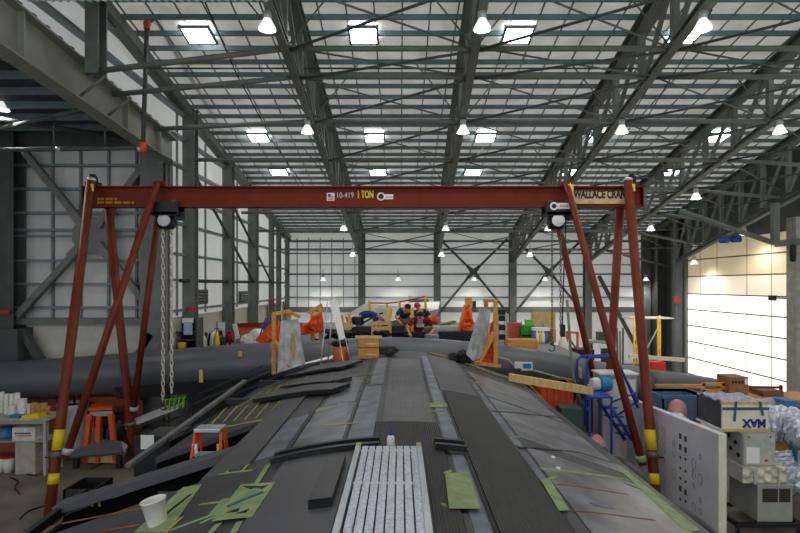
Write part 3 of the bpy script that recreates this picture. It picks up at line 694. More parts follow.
for px, py in ((553, 458), (558, 469)): 
    x, y = deckpt(px, py); MB().sph((x, y, deckz(x)+.01), .022, .03, .01).build('resin_spot', WHITE, fu)
# double cross rails in two lengths
for (a, b) in (((282, 451), (380, 443)), ((433, 441), (463, 446))):
    for dy in (0, .17):
        A, B = V(deckpt(*a)), V(deckpt(*b)); 
        mb = MB(); n = 10
        for k in range(n):
            p = A.lerp(B, k/n); q = A.lerp(B, (k+1)/n)
            mb.bar((p.x, 5.02-dy+.0*k, deckz(p.x)+.05), (q.x, 5.02-dy, deckz(q.x)+.05), .06, .05)
        mb.build('cross_rail', BLKM, fu)
# ------------------------------------------------------------------ things on the deck
pk = thing('aluminium_plank', 'silver aluminium walk plank with dimpled slats lying on the dark deck', 'walk plank', (-.1, 3.4, 3.0))
zt = 3.1
for X in (-.37, .155): MB().box(X-.012, X+.03, 1.8, 4.68, zt-.07, zt+.015).build('side_rail', ALUR, pk)
for k in range(8):
    x0 = -.325+k*.0598
    MB().grid(lambda u, v: V((x0+.05*u, 1.8+2.85*v, zt-.004+.0025*math.cos(u*6.28)*math.cos(v*140))), 4, 220, .012).build('slat', ALU, pk)
for Y in (2.0, 2.9, 3.8, 4.55): MB().box(-.36, .17, Y, Y+.05, zt-.06, zt-.02).build('cross_bar', ALUR, pk)
for X in (-.36, .165):
    MB().box(X-.02, X+.02, 4.6, 4.69, zt+.015, zt+.018).build('yellow_cap', YTAPE, pk)
    for Y in (2.0, 4.3): MB().box(X-.02, X+.02, Y, Y+.2, deckz(X)+.028, zt-.06).build('foot_block', BLK, pk)
x, y = -.085, 4.86; b0 = deckz(x)+.02
bt = thing('squeeze_bottle', 'clear white squeeze bottle with blue spout at the plank end', 'bottle', (x, y, b0))
MB().lathe((x, y, b0), [(.033, 0), (.036, .005), (.036, .085), (.03, .1), (.016, .115)], 18).build('bottle_body', WHITE, bt)
MB().lathe((x, y, b0+.112), [(.018, 0), (.018, .02), (.008, .03)], 14).build('bottle_cap', BLUE, bt)
MB().tube([(x, y, b0+.14), (x-.004, y, b0+.17), (x-.025, y, b0+.19), (x-.035, y, b0+.188)], .005, 8).build('bottle_spout', BLUE, bt)
x, y = deckpt(158, 524); z = deckz(x)+.0
bk = thing('paper_bucket', 'white tub standing on the green taped edge of the deck', 'tub', (x, y, z))
bb = MB().lathe((x, y, z), [(.07, 0), (.072, .004), (.092, .185), (.098, .187), (.098, .2), (.09, .2), (.088, .185), (.066, .01)], 24).build('tub_body', WHITE, bk)
for o in (bk,): o.rotation_euler = (0, -.2, 0)
# ladder in the bay
lx, ly, lz = -2.44, 6.85, .975
la = thing('step_ladder', 'orange step ladder with grey top standing in the open deck bay', 'ladder', (lx, ly, lz))
H = 2.63-lz
for s in (-1, 1):
    MB().bar((lx+s*.27, ly-.4, lz), (lx+s*.15, ly-.05, lz+H), .035, .08).build('front_rail', ORG, la)
    MB().bar((lx+s*.26, ly+.4, lz), (lx+s*.15, ly+.08, lz+H), .03, .05).build('rear_rail', ORG, la)
    MB().box(lx+s*.155-.03, lx+s*.155+.03, ly-.12, ly-.085, lz+H-.3, lz+H-.14).build('rail_sticker', YEL if s > 0 else PAPER, la)
MB().box(lx-.17, lx+.17, ly-.12, ly+.12, lz+H, lz+H+.05).build('top_cap', ALUR, la, .01)
for k in range(5):
    t_ = (k+1)/6; w = .27-.12*t_; MB().box(lx-w, lx+w, ly-.43+.35*t_, ly-.33+.35*t_, lz+H*t_-.01, lz+H*t_+.02).build('tread', ALUR, la)
MB().box(lx-.2, lx+.2, ly+.2, ly+.23, lz+.7, lz+.74).build('rear_brace', ALUR, la)
# loose boards with black edges
def board(q0, q1, w, th, lab, m=DECK2, em=BLKM):
    A, B = V(deckpt(*q0)), V(deckpt(*q1)); d = (B-A).normalized(); s = V((-d.y, d.x))*w
    if s.y < 0: s = -s
    lo = lambda p: V((p.x, p.y, max(deckz(p.x)+.005, 0)))
    P = [lo(A), lo(B), lo(B+s), lo(A+s)]
    t = thing('loose_board', lab, 'board', (P[0]+P[2])/2, 'loose boards on the deck')
    def fn(h):
        def f(u, v):
            c = P[0].lerp(P[1], u).lerp(P[3].lerp(P[2], u), v); return V((c.x, c.y, deckz(c.x)+.03+h))
        return f
    MB().grid(fn(th), 8, 3, th-.005, False).build('black_core', em, t)
    MB().grid(fn(th+.006), 8, 3, .006, False).build('grey_face', m, t)
board((284, 380), (341, 371), .5, .05, 'long grey board with black edge before the easel legs')
board((341, 371), (354, 367), .35, .05, 'short black-edged board end pointing at the cardboard box')
board((280, 390), (331, 385.5), .3, .035, 'middle thin grey board with a black edge on the deck')
board((335, 387), (352, 383), .22, .07, 'small thick black board butted onto the middle boards')
board((253, 405), (331, 396.5), .34, .07, 'longest thick black-edged board, lowest of the loose boards')
x, y = deckpt(237, 404); one(MB().box(x-.22, x+.22, y-.07, y+.12, deckz(x), deckz(x)+.1), 'black_block', BLK, 'small black block on the yellow-lined deck shoulder', 'block', bevel=.01)
x, y = deckpt(308, 372); x2, y2 = deckpt(330, 366)
one(MB().hexa([(x-.5, y, deckz(x)+.09), (x+.5, y+.2, deckz(x+.5)+.09), (x+.6, y+.75, deckz(x+.6)+.09), (x-.3, y+.6, deckz(x-.3)+.09)]+[(x-.5, y, deckz(x)+.1), (x+.5, y+.2, deckz(x+.5)+.1), (x+.6, y+.75, deckz(x+.6)+.1), (x-.3, y+.6, deckz(x-.3)+.1)]), 'white_sheet', PAPER, 'white sheet lying on the deck by the propped pale panel', 'sheet')
pts = [deckpt(*p) for p in ((428, 354), (445, 358), (470, 366), (495, 376), (512, 381), (530, 387))]
one(MB().tube([(a, b, deckz(a)+.03) for a, b in pts]+[(2.95, 10.6, 2.1), (3.1, 10.3, 1.6)], .02, 8), 'air_hose', HOSE, 'olive yellow hose curving across the deck to the lumber beam', 'hose')
# ================================================================== LONG WING SPAR BEHIND THE DECK
TP = [(-12.5, 14.0, 2.05), (-10.5, 14.0, 2.02), (-7.9, 14.0, 1.84), (-6.2, 14.0, 1.71), (-4.6, 14.0, 1.58), (-2.6, 14.0, 1.47), (0, 14.0, 1.37), (2.7, 14.0, 1.58), (5.3, 14.0, 2.02), (7.6, 14.0, 2.33), (10.4, 14.0, 2.89)]
wi = thing('wing_spar', 'long grey primed wing spar tube stretching across behind the deck', 'wing', (0, 14, 0))
def smooth_path(P, n=6):
    out = []
    for i in range(len(P)-1):
        p0, p1, p2, p3 = [V(P[max(0, min(len(P)-1, i+k))]) for k in (-1, 0, 1, 2)]
        for j in range(n):
            t = j/n; out.append(.5*((2*p1)+(p2-p0)*t+(2*p0-5*p1+4*p2-p3)*t*t+(3*p1-p0-3*p2+p3)*t**3))
    return out+[V(P[-1])]
def trad(x): return .52 if x < 6.4 else .45
cp = smooth_path([(x, y, HC-d-trad(x)) for x, y, d in TP])
MB().tube([p for p in cp if p.x < 6.5], .52, 28).build('spar_tube', TUBE, wi)
MB().tube([(p.x, p.y, p.z) for p in cp if p.x > 6.2], .44, 24).build('tip_tube', TUBE, wi)
cl = [p for p in cp if -7.4 < p.x < -2.4]
MB().grid(lambda u, v: (lambda p: V((p.x, p.y-.46+.1*v, p.z-.12-v*.5)))(cl[int(round(u*(len(cl)-1)))]), len(cl)-1, 2, V((0, .03, 0))).build('underside_shade_sheet', TUBED, wi)  # dark sheet added for the shadowed underside of the spar
for X in (-11.5, -3.2, 2.4, 9.5): MB().box(X-.08, X+.08, 13.9, 14.1, 0, HC-3.0 if X < 5 else .9).build('support_post', DARKST, wi)
bl = [p for p in cp if -5.5 < p.x < -2.3]
MB().grid(lambda u, v: (lambda p: V((p.x, p.y-.1, (p.z-.35)*(1-v)+.3*v)))(bl[int(round(u*(len(bl)-1)))]), len(bl)-1, 1, V((0, .05, 0))).build('shade_skirt', BLKM, wi)  # black sheet added for the dark area below the spar
for px, py in ((240, 354), (201, 376)):
    c = at(px, py, 13.47); MB().box(c.x-.04, c.x+.04, c.y-.02, c.y+.06, c.z-.06-.1*(py > 360), c.z+.06+.1*(py > 360)).build('wood_tab', WOOD2, wi)
# long black skins fanned out below the spar
def strip(name, A, B, w, th, m, lab, cat='panel', dz=0):
    A, B = at(*A), at(*B); d = (B-A); s = V((0, w, dz))
    return one(MB().hexa([A, B, B+s, A+s]+[p+V((0, 0, th)) for p in (A, B, B+s, A+s)]), name, m, lab, cat)
strip('wing_skin', (118, 443, 13.46), (277, 378, 12.9), .2, .05, BLKM, 'lowest long black wing skin strip beside the deck edge rail')
strip('wing_skin', (118, 437, 13.68), (270, 372, 13.15), .1, .04, mat('dull_grey_skin', (60, 62, 64), .4), 'middle long dull grey wing skin strip above the lowest black one')
strip('wing_skin', (168, 408, 13.25), (262, 368, 12.9), .1, .05, BLKM, 'upper short black wing skin strip under the spar')
strip('white_strip', (116, 433, 13.86), (180, 408, 13.8), .3, .015, PAPER, 'bright white strip on the fanned wing skins behind the gantry leg', dz=.16)
fp = thing('flap_panel', 'flat dark grey flap panel lying low on the floor beside the gantry leg', 'panel', at(95, 458, 13.5))
A = [at(62, 458, 12.9), at(124, 452, 12.9), at(121, 441, 13.1), at(100, 439, 13.4)]
MB().poly(A, (0, .05, -.06)).build('flap_skin', TUBE, fp)
MB().poly([at(124, 452, 12.9), at(121, 441, 13.1), at(127.5, 445, 12.95)], (0, .05, -.06)).build('flap_tip', FOAM, fp)
for px in (75, 118): 
    c = at(px, 456, 13.05); MB().box(c.x-.06, c.x+.06, c.y, c.y+.1, 0, c.z-.0).build('rest_block', BLK, fp)
gc = thing('clamp_rack', 'row of green clamps under the end of the pale chains', 'clamps', at(183, 404, 13.0))
for k in range(5):
    c = at(165+k*4.5, 405-k*.6, 12.9); MB().bar(c-V((0, 0, .13)), c+V((.02, 0, .13)), .04, .06).bar(c+V((.0, 0, .12)), c+V((.07, 0, .14)), .03).build('clamp', GREENF, gc)
one(MB().bar(at(142, 411, 12.95), at(160, 404, 12.95), .02), 'thin_rod', BLK, 'thin black rod by the green clamps', 'rod')
# things under the deck side in the shade
pc = at(146, 441, 10.6); s_ = thing('storage_case', 'black case with a white square paper beside the edge rail', 'case', (pc.x, pc.y, 0))
MB().box(pc.x-.25, pc.x+.85, pc.y, pc.y+.5, 0, pc.z+.1).build('case_body', BLK, s_, .02)
MB().box(pc.x-.1, pc.x+.16, pc.y-.012, pc.y, pc.z-.16, pc.z+.12).build('paper_sheet', PAPER, s_)
MB().box(pc.x+.05, pc.x+.75, pc.y-.01, pc.y+.5, pc.z+.1, pc.z+.15).build('case_lid', DARKST, s_)
c = at(186, 434, 10.9); one(MB().box(c.x-.12, c.x+.12, c.y, c.y+.2, pc.z+.15 if 0 else c.z-.12, c.z+.08), 'red_pouch', REDP, 'small red and blue pouch on the black case', 'pouch')
c = at(171, 456, 9.2); st = thing('pale_stand', 'small pale bracket stand leaning under the deck edge', 'stand', (c.x, c.y, 0))
MB().box(c.x-.14, c.x+.12, c.y, c.y+.14, c.z+.15, c.z+.26).build('stand_head', GREYM, st); MB().bar((c.x, c.y+.07, 0), (c.x, c.y+.07, c.z+.16), .07).build('stand_post', GREYM, st)
c = at(88, 497, 7.9); bx = thing('open_black_bin', 'black bin with green edge on the floor outside the bay rail', 'bin', (c.x-.1, 7.9, 0))
mb = MB(); x0, x1, y0, y1, z1 = c.x-.18, c.x+.26, 7.6, 8.1, HC+(285-482)*7.9/F
mb.box(x0, x1, y0, y0+.03, 0, z1).box(x0, x1, y1-.03, y1, 0, z1).box(x0, x0+.03, y0, y1, 0, z1).box(x1-.03, x1, y0, y1, 0, z1).box(x0, x1, y0, y1, 0, .03).build('bin_shell', BLK, bx)
MB().box(x0-.01, x0+.02, y0-.01, y0+.05, .2, z1-.5).build('green_edge', GREENF, bx)
# ------------------------------------------------------------------ annex floor: table, barrel, trolley, barrier
ba = thing('barrier_panel', 'long red-brown barrier standing on the floor behind barrel and orange trolley', 'barrier', (-8, 14.7, 0))
bt_ = [(-12, 14.35, 1.45), (-9.6, 14.4, 1.45), (-8.0, 14.45, 1.5), (-7.6, 14.45, 1.5), (-7.2, 14.42, 1.5), (-6.95, 14.4, 1.4)]
MB().grid(lambda u, v: (lambda p, q, t: V((p[0]+(q[0]-p[0])*t, p[1]+(q[1]-p[1])*t, (p[2]+(q[2]-p[2])*t)*v)))(bt_[min(4, int(u*5))], bt_[min(4, int(u*5))+1], u*5-min(4, int(u*5))), 20, 2, V((0, .05, 0)), False).build('barrier_sheet', BRICK, ba)
MB().tube([(a, b, c) for a, b, c in bt_], .035, 8).build('barrier_rail', REDL, ba)
bt_ = None
tb = thing('work_table', 'pale topped steel work table crowded with white cups', 'table', (-9.2, 13, 0))
tz = HC-133*12.7/F+.02
MB().poly([(-10.6, 12.55, tz-.05), (-8.3, 12.55, tz-.05), (-8.3, 13.3, tz-.05), (-10.6, 13.3, tz-.05)], (0, 0, .05)).build('table_top', TABLE, tb)
for X in (-10.5, -8.4):
    for Y in (12.62, 13.22): MB().box(X-.03, X+.03, Y-.03, Y+.03, 0, tz-.05).build('leg', LAMPB, tb)
MB().box(-10.5, -8.4, 12.6, 13.25, .78, .8).build('shelf', LAMPB, tb)
MB().box(-10.5, -8.4, 12.6, 12.63, tz-.14, tz-.05).build('apron', GREYM, tb)
def cupstack(px, pt, Y, r, lab, m=WHITE):
    x = (px-400)*Y/F; zt = HC+(285-pt)*Y/F
    h = max(.08, zt-tz); n = max(2, int(h/.05)); prof = [(r*.75, 0)]
    for k in range(n): prof += [(r*(.78), k*h/n+.005), (r, (k+1)*h/n-.008), (r, (k+1)*h/n)]
    prof += [(r*.85, h), (r*.6, h-.02)]
    return one(MB().lathe((x, Y, tz), prof, 14), 'cup_stack', m, lab, 'cups')
for px, pt, Y, r, lab in ((6.5, 394, 13.0, .06, 'tall slim white cup stack, first from the table end'), (11.5, 394, 13.0, .055, 'second tall slim white cup stack on the table'), (17, 393, 13.05, .07, 'tallest white cup stack beside the wide tub'), (22, 399, 12.9, .11, 'wide white tub stack in the middle of the cup table'), (11.5, 406, 12.75, .08, 'short white cup before the slim stacks'), (2, 392, 13.1, .06, 'grey-white cup stack at the table end', ), (29.5, 404, 12.95, .06, 'small white cup next to the wide tub stack')):
    cupstack(px, pt, Y, r, lab)
for k, (px, pt, w) in enumerate(((34, 403, .12), (39, 404, .12), (44, 403, .1), (47.5, 406, .08))):
    x = (px-400)*12.95/F; zt = HC+(285-pt)*12.95/F
    one(MB().lathe((x, 12.95, tz), [(w*.7, 0), (w*.75, .05), (w*.6, .1), (w*.72, .16), (w*.66, zt-tz)], 10), 'tan_paper_roll', CARD, ('first', 'second', 'third', 'last and smallest')[k]+' of the tan paper rolls on the cup table end', 'paper roll')
x = (20-400)*12.7/F; one(MB().box(x-.2, x+.1, 12.6, 12.75, tz, tz+.07), 'blue_tray', BLUEP, 'flat blue tray at the front edge of the cup table', 'tray')
x = (33-400)*12.7/F; one(MB().hexa([(x-.25, 12.6, tz), (x+.2, 12.6, tz), (x+.25, 12.8, tz), (x-.2, 12.8, tz), (x-.25, 12.6, tz+.05), (x+.2, 12.6, tz+.12), (x+.25, 12.8, tz+.12), (x-.2, 12.8, tz+.05)]), 'yellow_notebook', YEL, 'yellow notebook bundle at the front of the cup table', 'notebook')
def carton(name, px0, px1, py0, py1, Y, dep, m, lab, cat='box', z0=None, sub=None):
    a, b = at(px0, py1, Y), at(px1, py0, Y); z0 = a.z if z0 is None else z0
    t = thing(name, lab, cat, ((a.x+b.x)/2, Y+dep/2, z0))
    MB().box(a.x, b.x, Y, Y+dep, z0, b.z).build('box_body', m, t, .008)
    MB().box(a.x+.01, b.x-.01, Y-.003, Y+dep*.98, b.z-.03, b.z+.006).build('box_lid', m, t)
    if sub: sub(t, a, b, Y)
    return t
def stripes(t, a, b, Y):
    w = b.x-a.x; h = b.z-a.z
    for k in range(8): MB().box(a.x+w*(.12+.09*k), a.x+w*(.12+.09*k+.07), Y-.006, Y, a.z+h*.48, a.z+h*.62).build('print_mark', INKB, t)
    MB().box(a.x+w*.15, a.x+w*.85, Y-.006, Y, a.z+h*.3, a.z+h*.38).build('print_stripe', REDP, t)
carton('white_carton', 12, 35, 428, 440, 12.62, .5, mat('white_carton_board', (214, 208, 200), .8), 'white printed carton on the shelf under the cup table', z0=.805, sub=stripes)
carton('grey_carton', 15, 35, 442.5, 466, 12.65, .5, mat('grey_carton_board', (176, 170, 158), .8), 'plain grey carton on the floor under the cup table', z0=0)
x = (5-400)*12.9/F; one(MB().lathe((x, 12.95, .805), [(.2, 0), (.22, .05), (.2, .2), (.12, .26)], 12), 'blue_bag', BLUEP, 'crumpled blue bag on the shelf under the cup table', 'bag')
for k, px in enumerate((0, 9)):
    x = (px-400)*12.85/F; t = thing('lidded_pail', ('white pail with red lid at the frame edge under the table', 'white pail with red lid beside the plain grey carton')[k], 'pail', (x, 12.85, 0))
    MB().lathe((x, 12.85, 0), [(.11, 0), (.14, .34)], 14).build('pail_body', WHITE, t); MB().lathe((x, 12.85, .34), [(.15, 0), (.15, .04), (.1, .05)], 14).build('pail_lid', REDP, t)
for k, (px, pt, m, lab) in enumerate(((41, 420, GREYM, 'pale grey upright board leaning beside the cup table'), (46, 434, CARD, 'brown upright cardboard sheet leaning beside the cup table'))):
    x = (px-400)*13.4/F; one(MB().hexa([(x-.12, 13.36, 0), (x+.12, 13.36, 0), (x+.12, 13.4, 0), (x-.12, 13.4, 0), (x-.12, 13.5, HC+(285-pt)*13.4/F), (x+.12, 13.5, HC+(285-pt)*13.4/F), (x+.12, 13.54, HC+(285-pt)*13.4/F), (x-.12, 13.54, HC+(285-pt)*13.4/F)]), 'leaning_board', m, lab, 'board')
x, y = (71.5-400)*13.9/F, 13.95
br = thing('white_barrel', 'big white barrel wrapped in plastic between the crane legs', 'barrel', (x, y, 0))
MB().lathe((x, y, .14), [(.3, 0), (.33, .03), (.34, .3), (.335, .32), (.35, .62), (.345, .64), (.37, 1.2), (.38, 1.22), (.38, 1.27), (.33, 1.27), (.32, 1.1)], 24).build('barrel_body', mat('cloudy_white_plastic', (200, 200, 204), .5, var=.1), br)
MB().lathe((x, y, .06), [(.34, 0), (.36, .04), (.34, .08)], 20).build('barrel_dolly', BLK, br)
for a in range(4): MB().lathe((x+.25*math.cos(a*PI/2+.7), y+.25*math.sin(a*PI/2+.7), 0), [(.03, 0), (.04, .02), (.03, .06)], 8).build('caster', BLK, br)
MB().box(x-.2, x+.25, y-.1, y+.2, 1.3, 1.36).build('barrel_contents', BLK, br)
for k, (a, b) in enumerate((((-.1, 0, 1.38), (-.62, .0, 2.35)), ((.15, .05, 1.38), (.08, .0, 2.2)))):
    one(MB().tube([V((x, y-.2, 0))+V(a), V((x, y-.2, 0))+V(b)], .03, 8), 'black_pole', BLK, ('slanting black pole stuck out of the white barrel', 'upright black pole standing in the white barrel')[k], 'pole')
# orange trolley
oc = thing('orange_trolley', 'bright orange tool trolley with tilted top beside the white barrel', 'trolley', at(101, 452, 13.7))
def op(px, py, Y): return at(px, py, Y)
Yf, Yb = 13.35, 13.85
a = [op(88, 411, Yf), op(112, 410, Yf), op(114, 405, Yb), op(92, 406, Yb)]
MB().poly(a, (0, 0, .06)).build('top_lid', ORG, oc)
MB().hexa([op(90, 416, Yf), op(112, 416, Yf), op(114, 416, Yb), op(92, 416, Yb), op(90, 412, Yf), op(112, 411, Yf), op(114, 408, Yb), op(92, 409, Yb)]).build('shelf_box', GREYM, oc)
for p, q in (((90, 414, Yf), (85, 448, Yf)), ((99, 416, Yf), (98, 440, Yf)), ((111, 414, Yf), (116, 434, Yf)), ((93, 416, Yb), (93, 442, Yb))):
    e = op(*q); e.z = .05; MB().bar(op(*p), e, .11, .11).build('leg', ORG, oc)
MB().box(op(86, 0, Yf).x, op(115, 0, Yf).x, Yf, Yb, .05, .32).build('base_tray', WOOD2, oc)
MB().box(op(90, 0, Yf).x, op(113, 0, Yf).x, Yb-.05, Yb, .4, 1.2).build('back_panel', BLK, oc)
for k in range(3): 
    c = op(94+k*7, 428, 13.6); MB().lathe((c.x, c.y, .32), [(.05, 0), (.06, .1), (.05, .5), (.02, .55)], 10).build('spray_can', (GREYM, GREENF, BLUE)[k], oc)
one(MB().lathe(at(118, 421, 13.55)-V((0, 0, .45)), [(.1, 0), (.16, .1), (.16, .35), (.1, .5)], 12), 'hose_coil', BLK, 'dark hose coil with blue band hung beside the orange trolley', 'hose')
for k, P in enumerate(([(0, 470), (20, 462), (45, 450), (58, 452)], [(20, 460), (22, 472), (38, 476), (50, 470), (48, 460)], [(10, 478), (18, 482), (15, 488), (20, 495)], [(20, 520), (28, 512), (45, 506), (55, 500)], [(90, 470), (105, 462), (118, 455)])):
    pts = smooth_path([at(a, b, HC*F/(b-285)) for a, b in P], 6)
    one(MB().tube([V((p.x, p.y, .015)) for p in pts], .014, 6), 'floor_cable', mat('dark_red_cable', (96, 50, 40), .6) if k in (0, 4) else BLK,
        ('reddish cable snaking over the floor from the cup table', 'looped dark cable between table and gantry leg', 'short wavy dark cord alone on the bare floor', 'dark cable curving towards the foot of the gantry leg', 'reddish cable on the floor by the flap panel')[k], 'cable')
# ================================================================== RIGHT SIDE
wp = thing('drawn_panel', 'big white upright panel with rows of pencilled shapes beside the deck', 'panel', (5.2, 10, 0))
A, B = V((5.29, 8.86, 0)), V((4.99, 11.75, 0)); d = (B-A).normalized(); nrm = V((d.y, -d.x, 0)); nrm = nrm if nrm.x > 0 else -nrm
ht = 2.02
MB().hexa([A, B, B+nrm*.13, A+nrm*.13]+[p+V((0, 0, ht)) for p in (A, B, B+nrm*.13, A+nrm*.13)]).build('panel_sheet', WBOARD, wp)
MB().hexa([A-d*.012, A, A+nrm*.14, A+nrm*.14-d*.012]+[p+V((0, 0, ht)) for p in (A-d*.012, A, A+nrm*.14, A+nrm*.14-d*.012)]).build('panel_edge', CREAMB, wp)
MB().hexa([A, B, B+nrm*.13, A+nrm*.13]+[]+[p+V((0, 0, .02)) for p in (A, B, B+nrm*.13, A+nrm*.13)]).build('panel_foot', GREYM, wp)
random.seed(3)
L = (B-A).length
LINE = mat('pale_pencil_line', (150, 150, 164), .8)
for cidx, s in enumerate((.45, .62, .85, 1.0, 1.2, 1.5, 1.75, 2.0, 2.3, 2.55)):
    bold = cidx in (2, 3)
    for r in range(7):
        mb = MB(); z = .55+r*.19+random.uniform(-.02, .02); c = A+d*s+V((0, 0, z))-nrm*.004
        if bold:
            w, h = (.035, .1) if r in (1, 5, 6) else (.025, .05)
            D, Z, N = d*w, V((0, 0, h/2)), nrm*.002
            mb.hexa([c-D-Z, c+D-Z, c+D-N-Z, c-D-N-Z, c-D+Z, c+D+Z, c+D-N+Z, c-D-N+Z])
        elif random.random() < .75:
            rr = random.uniform(.03, .07); mb.tube([c+d*rr*math.cos(k*PI/5)*.8+V((0, 0, rr*1.5*math.sin(k*PI/5))) for k in range(10)], .006, 4, closed=True)
        if mb.v: mb.build('ink_mark' if bold else 'pencil_mark', INK if bold else LINE, wp)
# rolling stairs
rs = thing('rolling_stairs', 'blue tubular rolling stairs beside the gantry leg', 'stairs', (4.3, 11.4, 0))
def bt2(pts, n='blue_rail', r=.028): return MB().tube([at(*p) for p in pts], r, 8).build(n, BLUE, rs)
bt2([(575, 400, 11.9), (577, 360, 11.9), (581, 356, 11.9), (610, 355, 11.9), (616, 361, 11.9), (638, 402, 11.2)], 'handrail')
bt2([(585, 425, 11.2), (587, 362, 11.2), (590, 357, 11.2), (612, 357, 11.2), (620, 366, 11.2), (638, 408, 11.1)], 'handrail')
bt2([(610, 405, 11.1), (632, 440, 11.05)], 'stringer', .035); bt2([(598, 400, 11.9), (625, 440, 11.2)], 'stringer', .035)
for k in range(4):
    a, b = at(613+k*6, 408+k*9, 11.25-k*.1), at(602+k*6, 406+k*9, 11.85-k*.1); MB().bar(a, b, .2, .03).build('tread', BLUE, rs)
c0, c1 = at(589, 397, 11.2), at(612, 397, 11.9)
MB().box(c0.x, c0.x+.5, 11.2, 11.9, c0.z-.03, c0.z).build('landing', BLUE, rs)
for x in (c0.x+.02, c0.x+.48):
    for y in (11.22, 11.88): MB().tube([(x, y, .1), (x, y, c0.z)], .028, 8).build('leg', BLUE, rs); MB().lathe((x-.02, y, .06), [(.06, 0), (.06, .04)], 12, 'X').build('caster', BLK, rs)
bt2([(612, 402, 11.1), (638, 392, 11.1)], 'cross_brace', .02); bt2([(618, 415, 11.2), (636, 402, 11.2)], 'cross_brace', .02)
for k, (px, py) in enumerate(((580, 373), (588, 390))):
    c = at(px, py, 11.9 if k == 0 else 11.2); MB().lathe(c-V((0, 0, .12)), [(.04, 0), (.05, .03), (.035, .1), (.05, .16), (.03, .24)], 10).build('rail_pad', GTAPE, rs)
wc = thing('white_cabinet', 'white metal cabinet behind the blue stairs', 'cabinet', (5.0, 12.2, 0))
a, b = at(601, 400, 12.0), at(637, 375, 12.0)
MB().box(a.x, b.x, 12.0, 12.5, .1, b.z).build('cabinet_body', GREYM, wc); MB().box(a.x-.03, b.x+.03, 11.97, 12.53, b.z, b.z+.04).build('cabinet_top', WHITE, wc)
MB().box(a.x+.04, b.x-.04, 11.985, 12.0, .3, b.z-.1).build('cabinet_door', WHITE, wc)
for x in (a.x+.05, b.x-.05): MB().box(x-.04, x+.04, 12.05, 12.45, 0, .1).build('foot', BLK, wc)
c = at(600, 384, 11.95); fn_ = thing('blue_fan_collar', 'round blue fan collar on a white duct end by the blue stairs', 'duct collar', c)
MB().lathe(c-V((.2, 0, 0)), [(.13, 0), (.15, .12), (.14, .18)], 16, 'X').build('white_duct', WHITE, fn_); MB().lathe(c, [(.16, 0), (.18, .05), (.16, .2), (.14, .24)], 18, 'X').build('blue_ring', mat('sky_blue_plastic', (50, 140, 190), .5), fn_)
lb_ = MB().bar(at(509, 377, 11.2), at(592, 391, 11.2), .16, .15).build('lumber_beam', WOOD2, None); tag(lb_, 'thick pale lumber beam sticking out over the deck edge', 'beam', kind='thing')
ocr = thing('orange_crate', 'large orange ribbed crate under the lumber beam', 'crate', (3.6, 12.3, 0))
x0, x1, y0, y1, z1 = 3.1, 3.88, 11.92, 12.55, 2.28
MB().box(x0, x1, y0, y1, .12, z1).build('crate_body', mat('deep_orange_plastic', (214, 78, 36), .5), ocr)
for k in range(6): MB().box(x0+.05+k*.15, x0+.1+k*.15, y0-.03, y0, .2, z1-.05).build('crate_rib', ORG, ocr)
MB().box(x0-.03, x1+.03, y0-.04, y1+.03, z1-.08, z1).build('crate_rim', ORG, ocr)
for x in (x0+.1, x1-.15): MB().box(x, x+.1, y0, y1, 0, .12).build('crate_skid', BLK, ocr)
c = at(570, 400, 11.3); one(MB().box(c.x-.25, c.x+.2, 11.1, 11.5, 0, c.z-.12), 'dark_green_bin', mat('dark_green_plastic', (56, 78, 70), .5), 'dark green bin before the orange crate', 'bin', bevel=.02)
c = at(597, 441, 10.6); gcr = thing('grey_crate', 'plain grey crate under the small pink bag beside the deck edge', 'crate', (c.x, c.y, 0)); MB().box(c.x-.2, c.x+.18, c.y-.2, c.y+.2, 0, c.z-.16).build('crate_body', GREYM, gcr, .015); MB().box(c.x-.21, c.x+.19, c.y-.21, c.y+.21, c.z-.2, c.z-.15).build('crate_lid', DARKST, gcr)
one(crumple(MB().lathe((c.x, c.y, c.z-.149+.02), [(.1, 0), (.15, .06), (.14, .14), (.08, .22), (.03, .26)], 12), .018), 'pink_bag', PINK, 'small pink bag between deck edge and rear gantry leg', 'bag')
# green-edged strap and picture card at the spar front
pts = [at(a, b, 13.3) for a, b in ((497, 357), (508, 360), (514, 366), (535, 371), (560, 378), (578, 381))]
one(MB().tube(pts, .03, 6), 'green_edge_strap', GTAPE, 'pale green edged strap running along the front of the spar', 'strap')
c = at(527, 366, 13.25); pcd = thing('picture_card', 'small blue and white picture card taped on the green strap', 'card', c)
MB().box(c.x-.14, c.x+.14, 13.24, 13.26, c.z-.11, c.z+.1).build('card_sheet', PAPER, pcd); MB().box(c.x-.1, c.x+.1, 13.23, 13.24, c.z-.06, c.z+.06).build('card_picture', mat('blue_print', (50, 120, 180), .6), pcd)
c = at(517, 365, 13.25); one(MB().box(c.x-.06, c.x+.1, 13.22, 13.26, c.z-.08, c.z+.08), 'white_note', PAPER, 'small blank white note beside the picture card', 'note')
